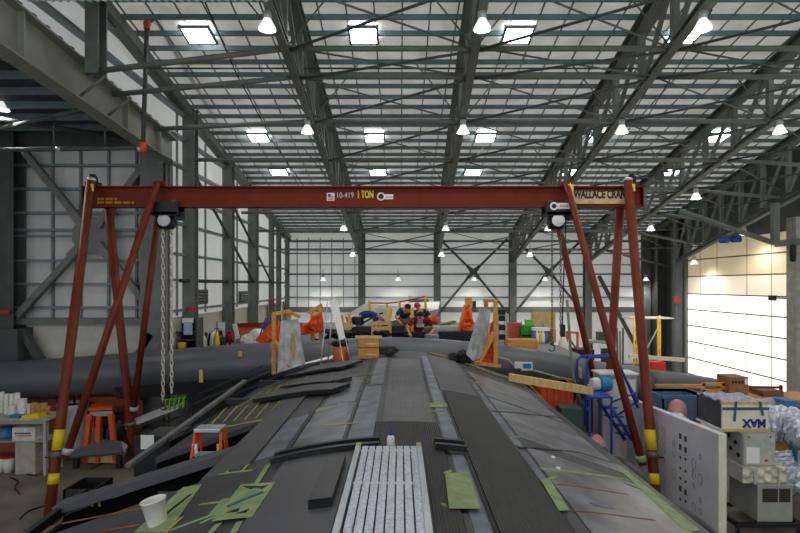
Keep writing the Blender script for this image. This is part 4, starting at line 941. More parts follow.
# blue bins stacked on cribbing, crates and boxes further off
cr = thing('timber_crib', 'timber crib carrying the open blue bin', 'crib', (5.95, 11.6, 0))
for k in range(6):
    for s in (0, 1):
        if k % 2: MB().box(5.6+s*.6, 5.75+s*.6, 11.25, 11.95, .27*k, .27*(k+1)).build('timber', WOOD, cr)
        else: MB().box(5.55, 6.4, 11.25+s*.5, 11.42+s*.5, .27*k, .27*(k+1)).build('timber', WOOD, cr)
bb_ = thing('blue_bin', 'open blue plastic bin standing behind the drawn panel', 'bin', (5.95, 11.6, 1.62))
x0, x1, y0, y1, z0, z1 = 5.52, 6.42, 11.2, 11.95, 1.62, 2.18
MB().box(x0, x1, y0, y0+.03, z0, z1).box(x0, x1, y1-.03, y1, z0, z1).box(x0, x0+.03, y0, y1, z0, z1).box(x1-.03, x1, y0, y1, z0, z1).box(x0, x1, y0, y1, z0, z0+.03).build('bin_shell', mat('grey_blue_plastic', (92, 118, 146), .5), bb_)
MB().box(x0-.03, x1+.03, y0-.04, y0+.03, z1-.06, z1).box(x0-.03, x1+.03, y1-.03, y1+.04, z1-.06, z1).box(x0-.04, x0+.03, y0, y1, z1-.06, z1).box(x1-.03, x1+.04, y0, y1, z1-.06, z1).build('bin_rim', BLUEP, bb_)
MB().box(x0+.05, x1-.05, y0+.05, y1-.05, z0+.05, z0+.3).build('bin_contents', CARD, bb_)
c = at(668, 413, 10.95); one(crumple(MB().sph((5.45, 10.5, 1.82), .2, .3, .16, 14, 10), .03), 'plastic_wrap', mat('clear_wrap', (216, 220, 226), .25, bump=.8), 'crumpled clear wrap piled behind the drawn panel top', 'wrap')
dm = thing('blue_drum', 'upright dull blue drum squeezed between drawn panel and cream box', 'drum', (5.7, 10.95, 0))
MB().lathe((5.7, 10.95, 0), [(.2, 0), (.24, .03), (.24, .5), (.255, .52), (.24, .55), (.24, 1.05), (.255, 1.07), (.24, 1.1), (.24, 1.55), (.2, 1.58)], 22).build('drum_shell', mat('dull_blue_plastic', (62, 100, 142), .5), dm)
MB().lathe((5.7, 10.95, 1.575), [(.2, 0), (.25, .01), (.25, .05), (.2, .06)], 22).build('drum_lid', BLUEP, dm)
mb = MB().sph((5.68, 10.92, 1.9), .17, .2, .26, 16, 12)
random.seed(2); mb.v = [p+V((random.uniform(-.02, .02), random.uniform(-.02, .02), 0)) for p in mb.v]
one(mb, 'pink_sack', PINK, 'tall pink sack on the blue drum beside the cream box', 'sack')
# climate unit stack on a cart
cart = thing('equipment_cart', 'black wheeled cart under the grey heater unit', 'cart', (6.6, 10.1, 0))
MB().bar((6.05, 9.62, .17), (7.3, 9.62, .17), .08, .07).bar((6.05, 10.55, .17), (7.3, 10.55, .17), .08, .07).bar((6.1, 9.62, .17), (6.1, 10.55, .17), .08, .07).bar((7.25, 9.62, .17), (7.25, 10.55, .17), .08, .07).build('cart_frame', BLK, cart)
for x in (6.1, 7.2):
    for y in (9.62, 10.55): 
        MB().lathe((x-.025, y, .065), [(.045, 0), (.065, .01), (.065, .04), (.045, .05)], 14, 'X').build('caster', BLK, cart)
        MB().box(x-.04, x+.04, y-.02, y+.02, .065, .16).build('fork', DARKST, cart)
MB().tube([(7.28, 9.62, .17), (7.45, 9.5, .2), (7.5, 9.5, .3)], .02, 8).build('handle', BLK, cart)
hu = thing('heater_unit', 'lower grey heater unit with a dark louvred opening', 'heater', (6.7, 10.1, .205))
x0, x1, y0, y1, z0, z1 = 6.48, 7.12, 9.66, 10.5, .205, .86
MB().box(x0, x1, y0, y1, z0, z1).build('unit_body', GREYM, hu, .015)
vg = MB().box(x0+.09, x1-.05, y0-.006, y0+.004, z0+.36, z1-.05).build('louver_opening', GREYD, hu)
for k in range(6): MB().box(x0+.09, x1-.05, y0-.014, y0-.002, z0+.38+k*.04, z0+.392+k*.04).build('louver', mat('brown_louver', (84, 72, 58), .6), vg)
MB().box(x0+.36, x0+.38, y0-.016, y0-.002, z0+.36, z1-.05).build('louver_bar', GREYM, vg)
MB().box(x0-.02, x1+.02, y0-.02, y1+.02, z1, z1+.02).build('unit_lid', GREYM, hu)
fd = thing('foil_plenum', 'crumpled cream foil plenum between the grey control box and heater', 'duct', (6.6, 10.1, .88))
MB().grid(lambda u, v: V((6.25+.8*u, 9.72+.06*math.sin(u*19)*math.sin(v*9), .885+.29*v)), 24, 8, V((0, .7, 0))).build('foil_wrap', mat('cream_foil', (212, 206, 184), .4, .2, bump=.9, scale=7), fd)
MB().box(6.42, 6.46, 9.66, 9.7, .88, 1.17).build('support_rod', LAMPB, fd); MB().box(6.86, 6.88, 9.66, 9.7, .88, 1.17).build('support_rod', LAMPB, fd)
cb = thing('control_box', 'grey steel control box with a white notice below the cream box', 'control box', (6.5, 10, 1.17))
x0, x1, y0, y1, z0, z1 = 6.3, 6.9, 9.8, 10.35, 1.175, 1.775
MB().box(x0, x1, y0, y1, z0, z1).build('cabinet_body', GREYM, cb, .01)
MB().box(x0+.02, x1-.01, y0-.015, y0, z0+.02, z1-.02).build('cabinet_door', mat('pale_grey_enamel', (178, 178, 170), .5), cb)
MB().box(x0+.06, x0+.3, y0-.02, y0-.014, z0+.05, z0+.34).build('paper_notice', PAPER, cb)
MB().lathe((x1-.18, y0-.022, z0+.1), [(.03, 0), (.03, .006)], 12, 'Y').build('red_badge', REDP, cb)
for y, z in ((10.0, 1.55), (10.2, 1.62), (9.92, 1.34), (10.15, 1.4)): MB().lathe((x0-.012, y, z), [(.04, 0), (.04, .012)], 12, 'X').build('knockout', BLK, cb)
for x in (x0+.1, x1-.1): MB().lathe((x, y0-.024, z1-.07), [(.015, 0), (.015, .01)], 8, 'Y').build('latch', BLK, cb)
mx = thing('transit_box', 'cream transit box with upside-down blue lettering on top of the grey stack', 'box', (6.4, 10.3, 1.78))
x0, x1, y0, y1, z0, z1 = 5.99, 6.84, 9.9, 10.75, 1.78, 2.32
MB().box(x0, x1, y0, y0+.04, z0, z1).build('front_panel', CREAMB, mx)
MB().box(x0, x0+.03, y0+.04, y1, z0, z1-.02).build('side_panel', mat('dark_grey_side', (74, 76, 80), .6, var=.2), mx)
MB().box(x1-.03, x1, y0+.04, y1, z0, z1).build('side_panel', CREAMB, mx); MB().box(x0, x1, y1-.03, y1, z0, z1).build('back_panel', CREAMB, mx); MB().box(x0+.03, x1-.03, y0+.04, y1-.03, z0, z0+.03).build('bottom_panel', CREAMB, mx)
MB().box(x0-.015, x1+.015, y0-.012, y0+.05, z1-.04, z1+.02).box(x0-.015, x1+.015, y0-.012, y0+.05, z0-.0, z0+.05).build('edge_batten', WOOD2, mx)
MB().box(x0-.02, x0+.04, y0, y1, z0, z0+.04).build('white_batten', PAPER, mx)
MB().grid(lambda u, v: V((x0+.03+(x1-x0-.06)*u, y0+.05+(y1-y0-.08)*v, z1-.01+.035*math.sin(u*17+v*5)*math.sin(v*13+u*3)+.02)), 20, 16, .03).build('wrap_cover', mat('blue_grey_wrap', (150, 160, 186), .35, bump=.5, scale=6), mx)
ST = mat('teal_strap', (40, 96, 110), .6)
MB().box(x0-.005, x1+.005, y0-.02, y0-.012, z1-.14, z1-.09).build('strap', ST, mx)
for sx, dx, zb in ((x0+.24, -.03, .35), (x0+.68, .06, .24)):
    MB().bar((sx, y0-.024, z1+.02), (sx+dx, y0-.024, z1-zb), .04, .006, up=(0, 1, 0)).build('strap_tail', ST, mx)
text('box_lettering', 'MAX', .2, Matrix.Translation((x1-.05, y0-.008, z0+.26)) @ Matrix.Rotation(PI/2, 4, 'X') @ Matrix.Rotation(PI, 4, 'Z'), INKB, mx, offset=.01, sx=.98)
for s in (0, .26): MB().box(x1-.2-s-.0, x1-.06-s, y0-.008, y0-.001, z0+.06, z0+.068).build('fine_print', INKB, mx)
# silver ducts
def duct(pts, r, lab):
    P = smooth_path([at(*p) for p in pts], 14); rs_ = [r*(1+.06*math.sin(i*1.7)+random.uniform(-.05, .05)) for i in range(len(P))]
    mb = MB().tube(P, rs_, 22)
    mb.v = [p+V((random.uniform(-1, 1), random.uniform(-1, 1), random.uniform(-1, 1)))*r*.09 for p in mb.v]; mb.smooth = [False]*len(mb.f)
    return one(mb, 'foil_duct', FOIL, lab, 'duct')
duct([(757, 424, 11.35), (785, 424, 11.1), (820, 442, 10.6), (870, 475, 10.0)], .36, 'upper crinkled silver foil duct sloping away beside the cream box')
duct([(775, 452, 10.6), (780, 465, 10.5), (792, 478, 10.3), (830, 492, 10.0), (880, 500, 9.8)], .27, 'lower crinkled silver foil duct bending down behind the heater')
c = at(776, 452, 10.55); one(MB().lathe(c-V((.1, 0, .1)), [(.06, 0), (.09, .05), (.08, .25), (.05, .3)], 12, 'X'), 'teal_hose_joint', mat('teal_plastic', (30, 130, 150), .5), 'teal hose joint where the foil ducts leave the stack', 'hose joint')
# table and boxes near the door
tt = thing('long_bench', 'long rough timber bench carrying boxes in front of the bright door', 'bench', (8.3, 12.4, 0))
zt_ = 1.9
MB().box(6.55, 10.2, 12.05, 13.0, zt_-.06, zt_).build('bench_top', CARD, tt)
for x in (6.65, 8.3, 10.1):
    for y in (12.12, 12.92): MB().box(x-.05, x+.05, y-.05, y+.05, 0, zt_-.06).build('leg', WOOD, tt)
one(MB().bar(at(655, 386, 12.4), at(702, 386, 12.4), .07, .08), 'lumber_rail', WOOD, 'long pine rail lying level in front of the dark tube', 'lumber')
pf = thing('pine_trestle', 'small pine trestle of two rails beside the brown printed box', 'trestle', at(713, 392, 12.5))
for py in (384.5, 391): MB().bar(at(702, py, 12.5), at(724, py-.5, 12.5), .07, .07).build('rail', WOOD, pf)
for px in (703, 723): MB().bar(at(px, 383, 12.5), V((at(px, 0, 12.5).x, 12.5, zt_)), .07, .07).build('post', WOOD, pf)
def dots(t, a, b, Y):
    w = b.x-a.x; h = b.z-a.z
    for k in range(4): MB().box(a.x+w*(.1+.17*k), a.x+w*(.22+.17*k), Y-.006, Y, a.z+h*.62, a.z+h*.78).build('print_mark', BLK, t)
    MB().box(a.x+w*.8, a.x+w*.97, Y-.006, Y, a.z+h*.55, a.z+h*.92).build('white_label', PAPER, t)
carton('brown_box', 730, 748.5, 377.5, 393, 12.3, .5, mat('brown_box_board', (150, 104, 62), .8), 'brown box with black print, highest one in front of the door', z0=zt_, sub=dots)
carton('wooden_chest', 763, 784, 391.5, 402, 12.4, .5, mat('red_brown_wood', (124, 84, 66), .7), 'red-brown wooden chest beside the crinkled silver duct', z0=zt_-.0)
MB2 = thing('blue_jug_crate', 'wrapped blue crate at the frame edge above the silver duct', 'crate', at(791, 412, 11.6))
a, b = at(785, 413, 11.5), at(798.5, 400.5, 11.5)
MB().box(a.x, b.x, 11.5, 11.9, 0, b.z).build('crate_body', BLUEP, MB2, .03)
for k in range(3): MB().box(a.x-.01, b.x+.01, 11.49, 11.91, a.z+.07*k, a.z+.07*k+.02).build('crate_rib', mat('pale_blue_plastic', (100, 150, 190), .5), MB2)
c = at(769, 405, 11.9); one(MB().sph((c.x, c.y, c.z-.02), .25, .16, .18, 12, 8).box(c.x-.24, c.x+.22, c.y-.12, c.y+.14, 0, c.z-.1), 'wrapped_bale', mat('lilac_wrap', (168, 164, 186), .4, bump=.6), 'lilac wrapped bale in front of the wooden chest', 'bale')
c = at(778, 412, 11.6); one(MB().box(c.x-.2, c.x+.12, 11.45, 11.75, 0, c.z+.12), 'slatted_crate', WOOD, 'dark slatted wooden crate beside the blue crate', 'crate')
one(MB().bar(at(750, 387, 12.45), at(781, 387.5, 12.45), .05, .05).bar(at(781, 385, 12.45), V((at(781, 0, 12.45).x, 12.45, zt_)), .05), 'picture_stick', REDL, 'thin red-brown stick rail above the wooden chest', 'stick')
# ================================================================== STAGE BEHIND THE SPAR AND ITS CLUTTER
PZ = 2.5
pf_ = thing('work_platform', 'wide raised work platform behind the wing spar', 'platform', (-.5, 20, 0))
MB().box(-6.1, 5.2, 14.75, 28.5, PZ-.1, PZ).build('platform_deck', mat('grey_platform_deck', (120, 120, 118), .7), pf_)
for x in (-6.0, -2.2, 1.6, 5.1):
    for y in (14.85, 19.3, 23.8, 28.4): MB().box(x-.06, x+.06, y-.06, y+.06, 0, PZ-.1).build('leg', STEEL, pf_)
def pz(px, py, Y): return at(px, py, Y)
# pale wing skins in a heap
def slab(name, pts, n, m, lab, cat='panel', z=True):
    return one(MB().poly([at(*p) for p in pts], n), name, m, lab, cat)
PALE = mat('pale_wing_skin', (206, 204, 198), .45, var=.05)
ps_ = slab('wing_skin', [(345, 316, 19.5), (364, 304, 20), (440, 301.5, 22), (438, 309, 21), (372, 326, 19)], (0, .5, -.25), PALE, 'large pale curved wing skin lying behind the working people').name
MB().box(-1.2, .6, 19.9, 20.6, PZ, 3.0).build('support_block', DARKST, bpy.data.objects[ps_])
slab('wing_skin', [(351, 327, 17.6), (375, 309, 18.4), (392, 308, 18.4), (388, 332, 17.4)], (0, .3, -.2), mat('light_grey_skin', (168, 168, 166), .45), 'light grey wing skin with black edge leaning on the pale one')
for k, (a, b) in enumerate((((352, 321), (383, 313)), ((356, 328), (392, 325)), ((350, 330), (372, 318)))):
    one(MB().bar(at(*a, 17.2), at(*b, 17.2), .08, .05), 'black_batten', BLK, ('upper', 'lowest', 'steepest')[k]+' black batten lying across the grey wing skins', 'batten')
# yellow posts
for k, (a, b, Y) in enumerate((((342, 315), (346, 331), 16.4), ((349, 313), (351.5, 330), 16.4), ((369, 301), (372.5, 313), 19), ((388.5, 308), (390.5, 329), 15.6), ((399.5, 301), (401, 311), 19.2), ((412, 309), (413, 325), 15.6), ((425.6, 296), (425, 310), 19), ((387, 302.5), (387.2, 306), 20))):
    p, q = at(*a, Y), at(*b, Y)
    one(MB().bar(p, V((q.x, q.y, PZ)), .09, .05), 'yellow_post', YELP, ['first yellow post beside the white easel', 'second yellow post beside the white easel', 'yellow post tilted on the pale wing skin', 'yellow post in front of the man in navy', 'thin yellow post behind the man in navy', 'yellow post behind the man in maroon', 'tallest yellow post at the end of the red tape', 'short yellow post top far behind the pale skin'][k], 'post')
one(MB().tube([at(370, 303, 19), at(387, 303, 20), at(400, 302, 19.2), at(410, 300, 19), at(425, 296.5, 19)], .03, 6), 'red_barrier_tape', REDP, 'red barrier tape strung between the yellow posts', 'tape')
# black cable junk lying along the back of the spar
random.seed(11)
cl_ = MB()
for k in range(60):
    px = random.choice([random.uniform(335, 352), random.uniform(380, 400)]); c = at(px, random.uniform(327, 338), random.uniform(15.0, 15.9))
    pts = [c]
    for j in range(5): pts.append(pts[-1]+V((random.uniform(-.25, .25), random.uniform(-.08, .08), random.uniform(-.08, .08))))
    cl_.tube([V((p.x, max(14.9, p.y), max(PZ+.03, min(3.15, p.z)))) for p in pts], random.uniform(.02, .05), 6)
one(cl_, 'tangled_hoses', BLK, 'tangle of black hoses and cables heaped behind the spar', 'hoses', kind='stuff')
for k, (px, py, w, h, Y, m, lab) in enumerate(((362, 333, .5, .35, 15.2, BLK, 'black foam block heap by the pine tray'), (398, 331, .35, .3, 15.3, BLK, 'black equipment case behind the man in maroon'), (448, 330, .9, .22, 15.6, FOAM, 'pale wavy sheet stack beside the man in maroon'), (460, 334, 1.2, .14, 15.2, BLK, 'long black tray beyond the pale sheet stack'), (432, 337, .4, .1, 15.0, GREYM, 'flat grey tray on the spar end of the heap'))):
    c = at(px, py, Y); one(MB().box(c.x-w/2, c.x+w/2, Y, Y+.4, PZ, c.z+h/2), 'equipment_case', m, lab, 'case', bevel=.02)
one(MB().bar(at(415, 331, 15.7), at(455, 321.5, 16.2), .18, .06), 'green_plank', mat('olive_green_plank', (104, 112, 52), .7), 'olive green plank slanting behind the man in maroon', 'plank')
c = at(431, 318, 17); ob = one(crumple(MB().sph((c.x+.1, c.y, c.z-.03), .18, .14, .13, 9, 7), .03), 'orange_bag', OTARP, 'round orange bag behind the man in maroon', 'bag')
one(MB().box(c.x-.5, c.x+.6, 16.8, 17.3, PZ, c.z-.16), 'junk_bench', DARKST, 'dark low bench under the round orange bag', 'bench')
c = at(415, 305, 23); mo = thing('grey_monitor', 'grey boxy console behind the people on the platform', 'console', (c.x, 23, PZ)); MB().box(c.x-.2, c.x+.6, 23, 23.4, c.z-.2, c.z+.25).build('console_head', mat('blue_grey_enamel', (86, 96, 104), .5), mo); MB().box(c.x-.28, c.x-.18, 23, 23.1, PZ, c.z+.4).build('console_mast', GREYM, mo); MB().box(c.x-.1, c.x+.4, 23.05, 23.35, PZ, c.z-.2).build('console_base', DARKST, mo)
# pine tray and cardboard boxes
tr_ = thing('pine_tray', 'small open pine tray in front of the man in navy', 'tray', at(381, 330, 15.1))
for py, e in ((323.5, 0), (328.5, 0)): MB().bar(at(372, py, 15.1), at(391, py-.5, 15.1), .05, .1).build('side_board', WOOD2, tr_)
for px in (372.5, 390.5): MB().bar(at(px, 322, 15.1), V((at(px, 0, 15.1).x, 15.1, PZ)), .06, .06).build('tray_post', WOOD2, tr_)
x, y = -.65, 11.35
for k, (z0, w, h, m) in enumerate(((deckz(.65), .44, .22, CARD), (deckz(.65)+.225, .46, .2, CARD))):
    cx = at(369, 0, 11.35).x; t = thing('cardboard_box', ('lower cardboard box standing on the deck end before the spar', 'upper open cardboard box with rubbish inside, stacked on another')[k], 'box', (cx, 11.35, z0))
    if k == 0: MB().box(cx-w/2, cx+w/2, 11.2, 11.6, z0, z0+h).build('box_body', m, t)
    else:
        x0, x1, y0, y1 = cx-w/2, cx+w/2, 11.2, 11.6
        MB().box(x0, x1, y0, y0+.012, z0, z0+h).box(x0, x1, y1-.012, y1, z0, z0+h).box(x0, x0+.012, y0, y1, z0, z0+h).box(x1-.012, x1, y0, y1, z0, z0+h).box(x0, x1, y0, y1, z0, z0+.01).build('box_body', m, t)
        MB().box(x0-.05, x1+.05, y0-.01, y0+.004, z0+h-.0, z0+h+.06).build('box_flap', WOOD2, t)
        MB().sph((cx-.05, 11.4, z0+h-.05), .12, .1, .1, 10, 6).build('rubbish', GTAPE, t); MB().sph((cx+.1, 11.42, z0+h-.05), .1, .1, .1, 10, 6).build('rubbish', BLK, t)
    MB().box(cx-.07, cx+.17, 11.192, 11.2, z0+.07, z0+.1).build('packing_tape', WOOD2, t)
c = at(389, 354, 11.3); one(crumple(MB().sph((c.x, 11.35, deckz(.25)+.11), .2, .2, .1, 12, 8).box(c.x-.2, c.x+.1, 11.2, 11.4, deckz(.25)+.03, deckz(.25)+.19), .025), 'dark_duffel', mat('dark_olive_cloth', (48, 48, 42), .9, bump=.5), 'dark crumpled duffel beside the cardboard boxes', 'bag')
c = at(341, 350, 11.5); one(MB().lathe((c.x, 11.5, deckz(1.25)), [(.14, 0), (.17, .06), (.17, .3), (.12, .36)], 12), 'orange_pail', mat('brown_orange_plastic', (196, 98, 44), .6), 'brown-orange pail under the white easel', 'pail')
one(crumple(MB().sph((c.x-.03, 11.5, deckz(1.25)+.41), .19, .14, .08, 12, 8), .025), 'cable_bundle', BLK, 'black cable bundle on the brown-orange pail', 'cable')
c = at(459, 351, 11.6); one(crumple(MB().sph((c.x-.1, 11.6, deckz(1.3)+.1), .13, .12, .12, 10, 8).sph((c.x+.08, 11.6, deckz(1.3)+.13), .12, .12, .15, 10, 8).sph((c.x+.18, 11.58, deckz(1.3)+.07), .12, .1, .1, 10, 8), .03), 'black_bundle', BLK, 'black cloth bundle at the foot of the clear sheet stand', 'bundle')
# white easel with a slanting white board
ea = thing('white_easel', 'tall white slanting board on thin metal legs, standing on the deck', 'easel', (-1.1, 11.5, 2.9))
q = [at(328.5, 300, 11.4), at(337, 299.5, 11.4), at(345, 338, 11.25), at(339.5, 340.5, 11.25)]
MB().poly(q, (0, .05, .0)).build('board', PAPER, ea)
MB().poly([at(337, 299.5, 11.4), at(342, 301, 11.8), at(340, 305, 11.8), at(338.5, 307, 11.4)], (0, .03, 0)).build('board_flap', CREAMB, ea)
for a, b, Ya, Yb in (((327.5, 300), (320, 362), 11.3, 10.9), ((333, 303), (327.5, 358), 11.6, 11.6), ((339, 338), (343.5, 359), 11.3, 10.95), ((345, 337), (350.5, 356), 11.4, 11.3)):
    p, e = at(*a, Ya), at(*b, Yb); e.z = deckz(e.x)+.02; MB().tube([p, e], .014, 8).build('leg', ALUR, ea)
# wooden A-frames with clear sheets
def aframe(lab, P, sheet, lab2, side):
    t = thing('timber_stand', lab, 'stand', at(*P['foot']))
    for n_, a, b in P['bars']:
        MB().bar(at(*a), at(*b), .09, .07).build(n_, WOOD, t)
    s = thing('clear_sheet', lab2, 'sheet', at(*sheet[3]))
    MB().poly([at(*p) for p in sheet], (0, .03, 0)).build('sheet_body', FOAM, s)
    return t, s
t, s = aframe('pine timber stand holding the clear sheet with a dark slot', dict(foot=(273, 372, 12.0), bars=[
    ('post', (274, 313, 11.9), (274, 374, 11.9)), ('top_bar', (274, 314, 11.9), (290, 311, 12.3)), ('post', (288.5, 312, 12.3), (289.5, 360, 12.3)), ('top_bar', (289, 312, 12.3), (300, 317, 12.3)), ('diagonal', (275, 341, 11.85), (290, 367, 11.5)), ('cleat', (271, 346, 11.9), (277, 346, 11.9)), ('cleat', (271, 361, 11.9), (277, 361, 11.9))]),
    [(281, 321, 11.75), (298, 319, 11.9), (305, 364, 11.55), (277, 373, 11.4)], 'clear plastic sheet with a dark slot leaning on the pine stand', 1)
MB().poly([at(291, 333, 11.7), at(293.5, 333, 11.7), at(295, 357, 11.55), at(292.5, 357, 11.55)], (0, -.012, 0)).build('dark_slot', CARD, s)
for px in (284, 299.5): MB().bar(at(px, 322, 11.76), at(px+1 if px < 290 else 303, 366, 11.5), .015).build('fold_line', GREYM, s)
t, s = aframe('pine timber stand with diagonal brace holding the grey sheet', dict(foot=(495, 366, 11.9), bars=[
    ('post', (495.5, 301, 11.9), (495.5, 366, 11.9)), ('top_bar', (496, 301, 11.9), (485, 300.5, 12.4)), ('post', (486, 300, 12.4), (486, 352, 12.4)), ('diagonal', (494, 333, 11.85), (478, 363, 11.6)), ('foot_bar', (474, 363, 11.6), (500, 366, 11.9))]),
    [(480, 309, 11.75), (491, 309.5, 11.9), (484, 355, 11.7), (473, 361, 11.4), (466, 354, 11.4), (472, 335, 11.6)], 'crumpled grey plastic sheet leaning on the braced pine stand', 0)
for a, b in (((486, 311), (478, 357)), ((483, 318), (473, 350))): MB().bar(at(*a, 11.66), at(*b, 11.45), .02).build('fold_line', GREYM, s)
# orange tarps and stands
def tarp(name, pts, lab, Y, m=OTARP, cat='tarp'):
    P0 = [at(a, b, Y) for a, b in pts]; P = []
    for i, p in enumerate(P0): P += [p, p.lerp(P0[(i+1) % len(P0)], .5)+V((random.uniform(-.03, .03), 0, random.uniform(-.03, .03)))]
    n = len(P); c = sum(P, V((0, 0, 0)))/n; vs = []; fs = []; K = 5
    for side in (-1, 1):
        b_ = len(vs)
        for k in range(K):
            t = k/K
            for i, p in enumerate(P): vs.append(p.lerp(c, t)+V((random.uniform(-.03, .03)*(k > 0), side*(.02+.1*t)+random.uniform(-.07, .07)*(k > 0), random.uniform(-.03, .03)*(k > 0))))
        vs.append(c+V((0, side*.12, 0)))
        for k in range(K-1):
            for i in range(n): fs.append((b_+k*n+i, b_+k*n+(i+1) % n, b_+(k+1)*n+(i+1) % n, b_+(k+1)*n+i))
        for i in range(n): fs.append((b_+(K-1)*n+i, b_+(K-1)*n+(i+1) % n, b_+K*n))
    for i in range(n): fs.append((i, (i+1) % n, K*n+1+(i+1) % n, K*n+1+i))
    return one(MB().add(vs, fs, False), name, m, lab, cat)
tarp('orange_tarp', [(296, 338), (298, 322), (303, 326), (309, 322), (315, 314), (322, 312), (323, 330), (318, 333), (308, 334)], 'orange tarp draped over the small pine frame beside the easel', 15.2)
tarp('orange_tarp', [(255, 340), (272, 322), (276, 322), (280, 340), (278, 352), (268, 350)], 'orange tarp hanging behind the first pine stand', 15.0)
tarp('orange_tarp', [(278, 320), (284, 325), (284, 352), (304, 362), (300, 352), (282, 362), (276, 345)], 'orange strip of tarp hanging between pine post and clear sheet', 12.6)
tarp('orange_tarp', [(457, 333), (463, 318), (465, 308), (469, 304), (472, 312), (474, 324), (472, 334)], 'orange tarp wrapped on the tall pine post', 15.6)
tarp('orange_tarp', [(481, 362), (486, 345), (492, 322), (495, 318), (495, 345), (493, 364)], 'orange tarp hanging inside the braced pine stand', 12.1)
ps = thing('pine_goalpost', 'small pine gate above the draped orange tarp', 'frame', at(316, 330, 15.5))
for a, b in (((312, 308), (313, 330)), ((320.5, 305), (321, 328))): 
    e = at(*b, 15.5); e.z = PZ; MB().bar(at(*a, 15.5), e, .1, .08).build('post', WOOD, ps)
MB().bar(at(308, 313, 15.5), at(322, 304.5, 15.5), .1, .08).build('top_bar', WOOD, ps)
pp = thing('pine_post', 'tall pine post standing behind the orange tarp wrap', 'post', at(469, 330, 15.9))
e = at(468.5, 330, 15.9); e.z = PZ; MB().bar(at(468.5, 297, 15.9), e, .2, .1).build('upright', WOOD, pp); MB().bar(at(466, 305, 15.85), at(459, 331, 15.6), .1, .08).build('diagonal', WOOD, pp); MB().bar(at(459, 330, 15.95), at(466, 332, 15.95), .25, .12).build('base_block', WOOD, pp)
c = at(474, 304.5, 30.0); sg = one(MB().box(c.x-.1, c.x+.1, 29.9, 30.0, c.z-.2, c.z+.2), 'switch_box', BLK, 'small black two-window switch box on the back wall', 'switch box')
# left background: tool rack, whiteboard, orange tray, rope
tl = thing('tool_rack', 'crowded black tool rack with papers beside the windowed wall', 'rack', at(184, 344, 15.6))
x0, x1 = at(173, 0, 15.6).x, at(197, 0, 15.6).x; z1 = at(0, 320, 15.6).z
MB().box(x0, x1, 16.0, 16.05, PZ, z1).build('back_board', BLK, tl)
for x in (x0, x1): MB().box(x-.02, x+.02, 15.55, 16.05, PZ, z1+.05).build('upright', DARKST, tl)
for z in (PZ, PZ+.4, z1-.35): MB().box(x0, x1, 15.55, 16.0, z-.02, z).build('shelf', DARKST, tl)
MB().box(x0+.35, x0+.6, 15.5, 15.52, z1-.42, z1-.05).build('paper_sheet', mat('pale_blue_paper', (170, 196, 226), .7), tl); MB().box(x0+.3, x0+.62, 15.52, 15.54, z1-.08, z1+.06).build('paper_sheet', PAPER, tl)
for k in range(8): MB().box(x0+.06+.07*k, x0+.11+.07*k, 15.58, 15.75, PZ, PZ+.15+.1*(k % 3)).build('tool_case', (BLK, DARKST, REDP, BLK, GREYM, BLK, MAROON, BLK)[k], tl)
MB().lathe((x0+.3, 15.5, PZ+.05), [(.1, 0), (.12, .25), (.12, .28)], 12).build('yellow_bucket', YEL, tl)
random.seed(5)
for k in range(9):
    px = 200+k*2.1; c = at(px, 336-random.uniform(0, 6), 16.6+random.uniform(0, .3))
    m = random.choice([BLK, WHITE, TAN, GREYM, YEL, MAROON])
    one(MB().lathe((c.x, c.y, PZ), [(.06, 0), (.1, .1), (.07, max(.2, c.z-PZ-.1)), (.03, max(.3, c.z-PZ))], 10), 'supply_bottle', m, '%s supply bottle, number %s along the wall side row' % ({'black_plastic': 'black', 'white_plastic': 'white', 'tan_trousers': 'tan', 'grey_machine_enamel': 'grey', 'yellow_sticker': 'yellow', 'maroon_cotton': 'dark red'}[m.name], ('one', 'two', 'three', 'four', 'five', 'six', 'seven', 'eight', 'nine')[k]), 'bottle', 'supply bottles by the windowed wall')
wbd = thing('whiteboard', 'upright white marker board with blue frame by the windowed wall', 'whiteboard', at(222, 345, 18))
a, b = at(217.5, 342, 18), at(225.5, 322.5, 18)
MB().box(a.x, b.x, 18, 18.04, a.z-.2, b.z).build('board', PAPER, wbd); MB().box(a.x-.03, a.x, 17.98, 18.06, PZ, b.z+.03).box(b.x, b.x+.03, 17.98, 18.06, PZ, b.z+.03).build('board_frame', BLUEP, wbd)
tarp('red_bag', [(226, 342), (226, 334), (229, 330), (232, 332), (234, 342), (230, 345)], 'dark red bag hanging beside the white marker board', 17.6, mat('dark_red_cloth', (150, 36, 44), .8), 'bag')
ot = thing('orange_tray', 'big open orange tray tipped towards the room by the windowed wall', 'tray', at(252, 340, 19))
MB().poly([at(237, 325, 19), at(271, 323.5, 19.3), at(271, 337, 19), at(240, 338, 18.7)], (0, .06, 0)).build('tray_floor', mat('burnt_orange_plastic', (206, 104, 48), .5), ot)
MB().poly([at(236, 323.5, 18.6), at(272, 322, 18.9), at(271, 326, 19.2), at(238, 327, 18.9)], (0, .05, 0)).build('tray_rim', mat('dark_orange_rim', (178, 82, 36), .5), ot)
MB().poly([at(232, 324, 18.6), at(236.5, 323.5, 18.6), at(240, 338, 18.6), at(236, 339, 18.6)], (0, .05, 0)).build('tray_end', PAPER, ot)
MB().box(at(240, 0, 19).x, at(268, 0, 19).x, 18.9, 19.4, PZ, at(0, 338, 19).z).build('tray_base', WOOD2, ot)
for k, (px, py) in enumerate(((252, 338), (257, 334), (247, 340))):
    c = at(px, py, 17.8); one(crumple(MB().sph((c.x, c.y, c.z), .22, .2, .18, 10, 8).lathe((c.x, c.y, PZ+.04), [(.2, 0), (.2, max(.05, c.z-PZ))], 10), .035), 'white_sack', PAPER, ('middle white sack in front of the orange tray', 'highest white sack in front of the orange tray', 'lowest white sack in front of the orange tray')[k], 'sack')
